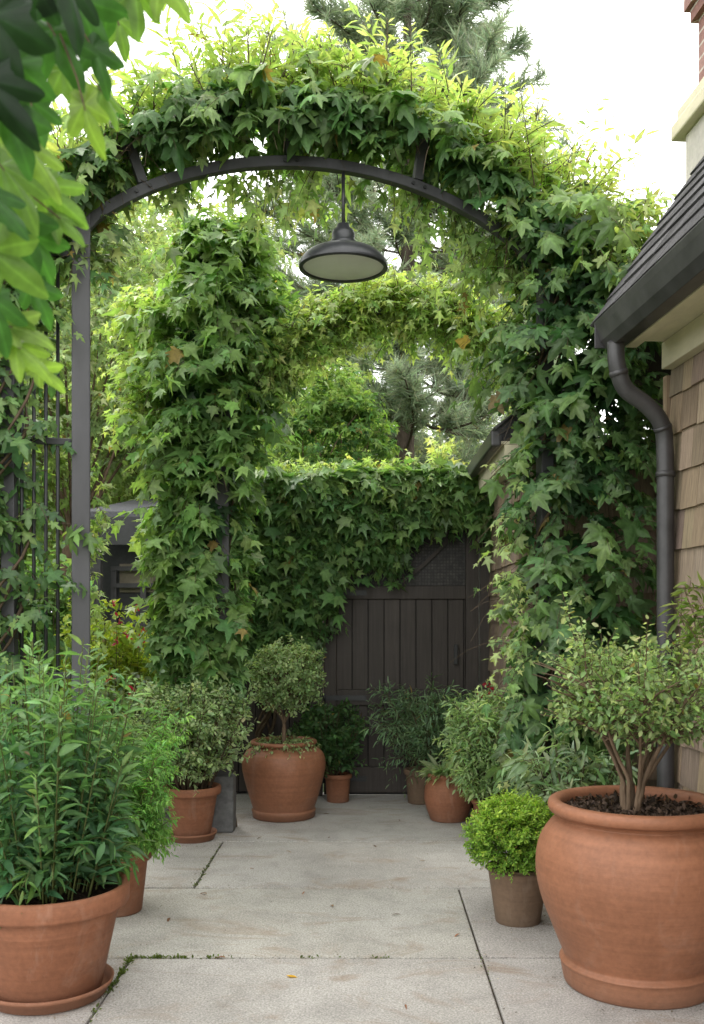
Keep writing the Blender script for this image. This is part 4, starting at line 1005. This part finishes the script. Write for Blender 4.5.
# --- sage bush
c = (.70, 5.9, 0)
t = thing('potted_shrub', 'pale sage green bush in narrow terracotta pot under the right vine', 'potted plant', c)
pot_from(t, classic(.092, .07, .19, .035, .01), c, 'terra', .004, (.07, .17))
fine_bush(t, (c[0]+.015, c[1]-.02, 0), .17, .06, 120, .25, .62, 'lance', .052, (.2, .3, .14), (.45, .55, .28), k=8, n=12, tl=(.07, .15), grav=.12)

# --- bright ball in brown pot
c = (.627, 4.18, 0)
t = thing('potted_shrub', 'bright lime green cushion plant in plain brown pot beside the huge jar', 'potted plant', c)
pot_from(t, classic(.134, .094, .235, .022, .006), c, 'terra_brown', .004, (.108, .215))
F = Foliage(); W = Twigs(); n = 1500; d = rnd_dirs(n); d[:, 2] = np.where(d[:, 2] < -.62, -d[:, 2], d[:, 2]); cc = np.array((c[0]-.022, c[1], .34))
a = cc+d*np.array((.178, .178, .155))*rng.uniform(.5, 1, (n, 1))
W.add(np.stack([np.tile(np.array((c[0], c[1], .21)), (60, 1))+rng.normal(0, .02, (60, 3)), cc+(a[:60]-cc)*.5, a[:60]], 1), .003, .0015, 4)
shoot_leaves(F, W, a, nrm(d+UP*.5+rng.normal(0, .3, (n, 3))), rng.uniform(.03, .065, n), 14, 'oval', .0165, (.11, .215, .03), (.33, .46, .07), grav=.1, w_up=.8, outward=d, w_out=.4, droop=0, a_t=.8, radial=True, young=np.clip(d[:, 2]*.35+.05, 0, .5), tipyoung=.4, twig_r=.001, twk=3)
F.build('foliage', M['leaf_soft'], t); W.build('stem', M['twig_green'], t)

# --- striped plant behind the jar
c = (.90, 4.45, 0)
t = thing('potted_plant', 'pale edged leafy plant peeping out behind the huge jar', 'potted plant', c)
pot_from(t, classic(.12, .09, .24, .04), c, 'terra', .004, (.09, .22))
fine_bush(t, c, .22, .06, 26, .26, .5, 'lance', .07, (.13, .21, .10), (.42, .5, .33), k=5, n=9, tl=(.08, .16), grav=.3, mat='leaf')

#=================================================================== GARDEN BEHIND, LEFT
def flowers(t, pts, n, size, col, name='flower'):
    for p in pts:
        F = Foliage(); d = rnd_dirs(n); d[:, 2] -= .4
        F.add('oval', np.tile(np.array(p), (n, 1))+rng.normal(0, .012, (n, 3)), d, rnd_dirs(n), size*rng.uniform(.7, 1.2, n), np.array(col)*rng.uniform(.6, 1.2, (n, 1)))
        F.build(name, M['petal'], t)
c = (-1.78, 7.0, 0)
t = thing('flowering_shrub', 'yellow green shrub hung with small red flowers behind the left post', 'shrub', c)
fine_bush(t, c, 0, .15, 90, .42, 1.35, 'oval', .055, (.12, .19, .025), (.3, .34, .04), k=10, n=10, tl=(.1, .2), young=.3)
flowers(t, [at(px, py, 6.48) for px, py in ((113, 602), (119, 620), (128, 633), (140, 640), (146, 628), (115, 640), (135, 607))], 6, .036, (.30, .015, .04))
c = (-1.5, 6.35, 0)
t = thing('flowering_shrub', 'silvery leaved low shrub with a red bloom behind the feathery pot plant', 'shrub', c)
fine_bush(t, c, 0, .12, 60, .3, .85, 'oval', .06, (.1, .15, .08), (.25, .31, .2), k=9, n=9, tl=(.08, .16))
flowers(t, [at(118, 700, 6.1), at(132, 690, 6.15), at(112, 676, 6.1)], 6, .036, (.30, .015, .05))
c = (.71, 6.4, 0)
t = thing('flowering_plant', 'small plant with red flower heads at the foot of the outbuilding', 'plant', c)
fine_bush(t, c, 0, .04, 30, .13, .72, 'oval', .04, (.03, .07, .025), (.1, .16, .04), k=7, n=9)
flowers(t, [at(487, 692, 6.2), at(494, 697, 6.22), at(483, 698, 6.2), at(490, 686, 6.25)], 10, .04, (.36, .02, .035))

# garden shrubs filling the border beyond the left post
for (x, y, h, sp, c0, c1, lab) in ((-4.7, 9.2, 2.6, .9, (.09, .18, .06), (.25, .36, .1), 'wide green shrub far behind the iron bars'),
                                  (-5.9, 11.5, 2.8, 1.1, (.12, .2, .08), (.28, .38, .13), 'pale round shrub furthest behind the iron bars'),
                                  (-2.66, 8.0, 1.75, .42, (.08, .16, .05), (.22, .33, .08), 'low green shrub between the iron bars and the shed'),
                                  (-3.7, 9.6, 3.2, .7, (.1, .17, .05), (.24, .32, .07), 'big pale shrub left of the far shed'),
(-2.35, 8.4, 1.15, .5, (.08, .16, .04), (.2, .28, .04), 'green border shrub below the far shed window'),
                                  (-3.1, 6.6, 2.5, .6, (.08, .15, .05), (.24, .33, .08), 'tall border shrub behind the iron bars'),
                                  (-2.25, 5.5, 3.0, .42, (.08, .15, .045), (.24, .33, .08), 'leafy shrub behind the iron panel near the left post'),
                                  (-1.15, 8.2, 1.6, .5, (.04, .085, .025), (.14, .21, .04), 'dark shrub behind the leafy middle column')):
    t = thing('garden_shrub', lab, 'shrub', (x, y, 0))
    fine_bush(t, (x, y, 0), 0, .2, 110, sp, h, 'oval', .075, c0, c1, k=9, n=10, tl=(.12, .28), young=.15)

# shed beyond
shed = thing('garden_shed', 'shade-darkened cream garden shed with low grey roof seen left of the leafy column', 'shed', (-2.9, 11.5, 0))
g = MB(); g.box(-3.02, -1.5, 11.3, 14, 0, 2.42); g.build('wall', M['iron'], shed)  # cream wall coloured near-black for the shade under the eave
g = MB(); g.box(-2.8, -1.5, 11.27, 11.298, 1.5, 1.82); g.build('cream_strip', M['cream_dull'], shed)  # strip of the cream wall left pale within that painted shade
g = MB(); m = Matrix.Translation((0, 10.75, 2.28)) @ Matrix.Rotation(math.radians(9), 4, 'X'); g.box(-3.12, -1.25, 0, 3.6, 0, .08, (.11, .11, .12), m); g.build('roof', M['roof'], shed)
g = MB(); g.box(-3.11, -1.3, 10.72, 10.78, 2.0, 2.3); g.build('fascia', M['iron'], shed)
g = MB(); g.box(-2.86, -2.2, 11.24, 11.29, .1, 1.3); f = g.build('window', M['dark_glass'], shed)
g = MB()
for x in (-2.88, -2.55, -2.22): g.box(x, x+.06, 11.2, 11.239, .05, 1.75)
for z in (1.3, 1.55, 1.74): g.box(-2.88, -2.16, 11.19, 11.235, z, z+.05)
g.build('frame', M['gutter'], f)
for x in (-3.0, -1.7):
    g = MB(); g.box(x, x+.11, 10.8, 10.9, 0, 2.05); g.build('post', M['gutter'], shed)

#=================================================================== TREES
def limb_path(a, b, bend, n=8):
    a, b = np.array(a, float), np.array(b, float); t = np.linspace(0, 1, n)[:, None]
    off = rng.normal(0, bend, 3); return a+(b-a)*t+off*np.sin(t*PI)
def broad_tree(name, label, base, trunk_h, tr, crown_c, crown_r, nclump, per, leafs, c0, c1, kind='maple_lo', young_top=.5, clump=.3, low=-.6):
    t = thing(name, label, 'tree', base)
    W = Twigs(); F = Foliage(); base = np.array(base, float); cc = np.array(crown_c, float); cr = np.array(crown_r, float)
    top = np.array((base[0], base[1], trunk_h))
    p = limb_path(base, top, .06, 8); W.add(p[None], tr, tr*.65, 8)
    d = rnd_dirs(nclump*2); d = d[d[:, 2] > low][:nclump]; nclump = len(d)
    q = cc+d*cr*(rng.uniform(.25, 1.0, (nclump, 1))**.55)
    m = min(nclump, 16)
    for k in range(m): W.add(limb_path(top-UP*rng.uniform(0, .15)*trunk_h, q[k], .12, 8)[None], tr*.16, tr*.04, 5)
    ii = np.repeat(np.arange(nclump), per); M_ = len(ii)
    cs = clump*rng.uniform(.6, 1.3, nclump)
    a = q[ii]+rnd_dirs(M_)*(cs[ii]*rng.uniform(.2, 1, M_))[:, None]*np.array((1, 1, .7))
    yg = np.clip((a[:, 2]-cc[2])/cr[2]*.3+.15+rng.normal(0, .15, nclump)[ii], 0, 1)*young_top*2
    dd = nrm((a-q[ii])+(a-cc)/cr*cs[ii][:, None]+UP*.1+rng.normal(0, .1, (M_, 3)))
    shoot_leaves(F, W, a, dd, cs[ii]*rng.uniform(.3, .7, M_), 8, kind, leafs, c0, c1, grav=.35, w_up=.8, outward=dd, w_out=.4, young=np.clip(yg, 0, .9), tipyoung=.25, twig_r=tr*.03, twk=3)
    W.build('trunk', M['bark'], t); F.build('crown', M['leaf_far'], t)
    return t
HAZE_MID = (.24, .31, .17); HAZE_LT = (.42, .49, .25)  # leaf greens paled to put distance haze into the crowns
broad_tree('round_tree', 'round crowned green tree just behind the gate wall', (-.35, 9.0, -.03), 2.2, .06, (-.33, 9.0, 2.72), (.55, .5, .68), 90, 9, .07, (.05, .115, .038), (.26, .36, .08), young_top=.38, clump=.2)
broad_tree('broadleaf_tree', 'pale green tree between the left post and leafy column', (-3.9, 13.2, -.03), 2.4, .16, (-3.7, 13.2, 4.6), (2.0, 1.6, 2.6), 150, 13, .13, HAZE_MID, HAZE_LT, clump=.5)
broad_tree('broadleaf_tree', 'light green tree behind the top of the leafy column', (-2.5, 14.8, -.03), 2.6, .16, (-2.4, 14.8, 4.4), (1.7, 1.5, 2.2), 150, 13, .13, HAZE_MID, HAZE_LT, clump=.5)
broad_tree('broadleaf_tree', 'yellow green young tree seen under the rear arch by the pine trunk', (-.6, 11.5, -.03), 2.4, .08, (-.62, 11.5, 3.4), (.7, .8, 1.0), 70, 9, .1, (.2, .29, .1), (.4, .48, .17), clump=.3)
broad_tree('broadleaf_tree', 'bushy far tree at the left edge behind the iron bars', (-6.4, 12.5, -.03), 2.2, .18, (-6.2, 12.5, 4.2), (2.4, 1.6, 3.2), 150, 13, .15, (.12, .19, .06), (.28, .36, .09), clump=.5)
broad_tree('broadleaf_tree', 'hazy green tree low behind the outbuilding roof', (2.6, 15.5, -.03), 1.5, .12, (2.5, 15.5, 2.6), (1.9, 1.3, 1.6), 80, 9, .13, (.23, .28, .19), (.36, .41, .26), clump=.45)  # crown colours from here on carry painted haze
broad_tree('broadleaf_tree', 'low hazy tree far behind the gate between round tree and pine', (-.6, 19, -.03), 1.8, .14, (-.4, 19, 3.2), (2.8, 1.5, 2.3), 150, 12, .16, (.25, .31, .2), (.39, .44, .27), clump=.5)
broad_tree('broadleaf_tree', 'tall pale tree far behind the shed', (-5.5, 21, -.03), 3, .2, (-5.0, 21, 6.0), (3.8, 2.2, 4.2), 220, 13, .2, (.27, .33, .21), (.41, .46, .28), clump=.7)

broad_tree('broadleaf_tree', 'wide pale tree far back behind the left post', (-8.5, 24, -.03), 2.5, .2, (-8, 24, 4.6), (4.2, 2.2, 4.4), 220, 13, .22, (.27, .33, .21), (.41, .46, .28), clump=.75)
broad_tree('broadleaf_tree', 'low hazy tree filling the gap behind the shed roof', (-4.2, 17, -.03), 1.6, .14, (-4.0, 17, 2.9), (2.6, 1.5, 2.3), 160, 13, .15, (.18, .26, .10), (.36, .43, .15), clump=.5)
def pine(label, base, h, tr, z_low, n_br, spread, c0, c1, seedshift=0):
    t = thing('pine_tree', label, 'tree', base); base = np.array(base, float)
    W = Twigs(); W2 = Twigs(); F = Foliage()
    p = base+np.c_[np.cumsum(rng.normal(0, .02, 16)), np.cumsum(rng.normal(0, .02, 16)), np.linspace(0, h, 16)]
    W.add(p[None], tr, tr*.15, 10)
    A = []; D = []
    for i in range(n_br):
        f = (i+rng.uniform(0, 1))/n_br; z = z_low+(h-z_low)*f
        o = np.array([np.interp(z, p[:, 2], p[:, k]) for k in range(3)])
        th = i*2.4+rng.normal(0, .3); L = spread*(1.05-f)**.75*rng.uniform(.55, 1.1)+.25
        up = rng.uniform(.0, .3)+.3*f
        e = o+np.array((math.cos(th)*L, math.sin(th)*L, L*up)); 
        pts = limb_path(o, e, .1*L, 8); pts[:, 2] -= .12*L*np.sin(np.linspace(0, PI, 8)); W.add(pts[None], tr*.13*(1.1-f), .008, 5)
        for k in range(int(9+L*13)):
            g_ = rng.uniform(.22, 1); q = pts[min(7, int(g_*7))]*(1-(g_*7 % 1))+pts[min(7, int(g_*7)+1)]*(g_*7 % 1)
            dv = nrm(nrm(e-o)*.8+rng.normal(0, .5, 3)*np.array((1, 1, .5))+UP*.25); ll = rng.uniform(.25, .6)*(1.2-.5*g_)
            A.append(q); D.append(dv*ll)
    A = np.array(A); D = np.array(D); L = np.linalg.norm(D, axis=1)
    W.add(np.stack([A, A+D*.5, A+D], 1), .008, .004, 3)
    # tufts of needles along the twigs
    shoot_leaves(F, None, A, D, L*1.1, 60, 'needle', .19, c0, c1, grav=.05, w_up=.4, w_out=.3, droop=-.1, a_t=.75, a_s=.8, radial=True, jit=.8, young=.3, tipyoung=.4, falloff=.2, t0=.1, petiole=0, bright=(.7, 1.3))
    W.build('trunk', M['pine_bark'], t); F.build('crown', M['needle'], t)
pine('tall grey green pine with bare lower trunk rising behind the arches', (.53, 14.0, -.03), 12.5, .17, 3.3, 120, 2.7, (.23, .295, .20), (.37, .43, .29))  # needle colours greyed and paled to hold the haze
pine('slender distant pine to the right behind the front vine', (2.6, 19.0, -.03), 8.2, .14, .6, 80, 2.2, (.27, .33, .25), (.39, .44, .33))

# overhanging branch at top left, close to the viewer: its tree stands just outside the picture
t = thing('overhanging_tree', 'large blurred leaves of a nearby tree hanging into the top left corner', 'tree', (-1.25, 1.35, 0))
W = Twigs(); F = Foliage()
W.add(curve_pts([(-1.25, 1.35, -.02), (-1.22, 1.36, .8), (-1.2, 1.4, 1.6), (-1.12, 1.42, 2.4), (-1.0, 1.45, 2.9)], 20)[None], .05, .02, 8)
brs = [[(-1.14, 1.4, 2.2), (-.85, 1.4, 2.3), (-.6, 1.38, 2.24), (-.36, 1.36, 2.18)], [(-1.2, 1.4, 1.7), (-.9, 1.42, 2.0), (-.66, 1.42, 1.98), (-.46, 1.42, 1.85)],
       [(-1.1, 1.42, 2.5), (-.7, 1.4, 2.45), (-.4, 1.4, 2.3), (-.26, 1.4, 2.22)], [(-1.2, 1.38, 1.5), (-.95, 1.4, 1.75), (-.7, 1.4, 1.78), (-.52, 1.42, 1.68)]]
for b in brs: W.add(curve_pts(b, 14)[None], .009, .003, 6)
def big(px, py, d, tx, ty, size, col, tz=0.0, n=None):
    """one leaf whose stalk end is seen at px,py and whose tip points (tx,ty) in the picture plane"""
    p = at(px, py, d); tip = np.array([(tx, tz, -ty)]); no = np.array([n if n else (random.uniform(-.5, .5), -.7, random.uniform(.2, .9))])
    F.add('near', np.array([p]), tip, no, size*.8, np.array([col]))
    tv = Vector(tip[0]).normalized(); W.add(np.array([[p-tv*.07+Vector((-.02, 0, .03)), p-tv*.03+Vector((-.004, 0, .006)), p+tv*.01]]), .0016, .0012, 5)
DK = (.010, .028, .009); MD = (.038, .10, .024); LT = (.105, .18, .04); YL = (.165, .245, .05)
for q in ((20, -35, 1.3, .15, 1, .13, DK), (62, -30, 1.35, .3, 1, .14, DK), (-8, 15, 1.25, .2, 1, .13, DK), (14, 62, 1.3, .1, 1, .11, MD), (52, 30, 1.4, .5, .9, .11, MD), (0, 108, 1.3, .5, .8, .11, MD),
          (134, -14, 1.5, .15, 1, .10, LT), (108, -18, 1.5, -.1, 1, .10, MD), (160, -20, 1.5, .6, .6, .085, YL), (92, 48, 1.45, .4, .8, .085, MD), (102, 92, 1.5, .6, .9, .07, LT), (84, 104, 1.4, .2, 1, .09, YL),
          (18, 140, 1.4, .8, .8, .12, YL), (0, 165, 1.35, .7, .9, .12, LT), (42, 186, 1.45, .7, .6, .10, LT), (5, 215, 1.4, .6, .9, .11, MD), (-10, 250, 1.35, .8, .7, .11, LT), (30, 235, 1.45, .5, 1, .09, MD), (55, 215, 1.45, .7, .5, .07, LT),
          (6, 326, 1.4, .9, .2, .085, YL), (15, 345, 1.4, .8, .6, .085, YL), (-5, 318, 1.4, .5, .9, .09, LT), (38, 368, 1.45, .7, .5, .06, YL), (-12, 296, 1.35, .4, .9, .10, MD), (-15, 80, 1.25, .6, .8, .12, DK), (30, 100, 1.45, .3, 1, .09, MD),
          (-20, 190, 1.3, .7, .5, .10, MD), (78, 0, 1.45, .4, 1, .11, MD), (30, 285, 1.45, .6, .9, .08, MD), (62, 70, 1.5, .5, 1, .09, LT), (40, -10, 1.5, 0, 1, .12, MD), (118, 20, 1.6, .2, 1, .08, LT)):
    big(*q)
W.build('trunk', M['bark'], t); F.build('foliage', M['near_leaf'], t)

#=================================================================== LIGHT
w = bpy.data.worlds.new('World'); scene.world = w; w.use_nodes = True
nt = w.node_tree; nt.nodes.clear()
out = nt.nodes.new('ShaderNodeOutputWorld'); bg = nt.nodes.new('ShaderNodeBackground')
sky = nt.nodes.new('ShaderNodeTexSky'); sky.sky_type = 'NISHITA'; sky.sun_disc = False
EL, AZ = math.radians(58), math.radians(-28)
sky.sun_elevation = EL; sky.sun_rotation = AZ; sky.air_density = 1; sky.dust_density = 3
# an even layer of white cloud over the sky
tc = nt.nodes.new('ShaderNodeTexCoord')
cl = noise(nt, tc.outputs['Generated'], 2.2, 5, .55)
cf = ramp(nt, cl, [(.3, .86), (.7, .97)])
cloud = N(nt, 'ShaderNodeMix', data_type='RGBA'); nt.links.new(cf, cloud.inputs[0]); nt.links.new(sky.outputs[0], cloud.inputs[6]); cloud.inputs[7].default_value = (22.5, 22.5, 22.1, 1)
nt.links.new(cloud.outputs[2], bg.inputs[0]); bg.inputs[1].default_value = .15
nt.links.new(bg.outputs[0], out.inputs[0])
sl = bpy.data.lights.new('sun', 'SUN'); sl.energy = 1.5; sl.angle = math.radians(14); sl.color = (1, .955, .88)
so = bpy.data.objects.new('sun', sl); COL.objects.link(so)
sd_ = Vector((math.sin(AZ)*math.cos(EL), math.cos(AZ)*math.cos(EL), math.sin(EL)))
so.rotation_euler = (-sd_).to_track_quat('-Z', 'Y').to_euler(); so.location = sd_*30

#=================================================================== CAMERA
cd = bpy.data.cameras.new('camera'); cam = bpy.data.objects.new('camera', cd); COL.objects.link(cam)
cam.location = (0, 0, EYE); cam.rotation_euler = (PI/2, 0, 0)
cd.sensor_width = 36; cd.sensor_fit = 'AUTO'; cd.lens = 1000*36/1024
cd.shift_x = -16/1024; cd.shift_y = 98/1024; cd.clip_start = .05; cd.clip_end = 500
cd.dof.use_dof = True; cd.dof.focus_distance = 5.0; cd.dof.aperture_fstop = 6.3
scene.camera = cam
scene.view_settings.view_transform = 'Standard'; scene.view_settings.look = 'None'; scene.view_settings.exposure = 0
scene.cycles.use_denoising = True; scene.cycles.max_bounces = 10; scene.cycles.diffuse_bounces = 6; scene.cycles.transmission_bounces = 4
scene.cycles.sample_clamp_indirect = 6
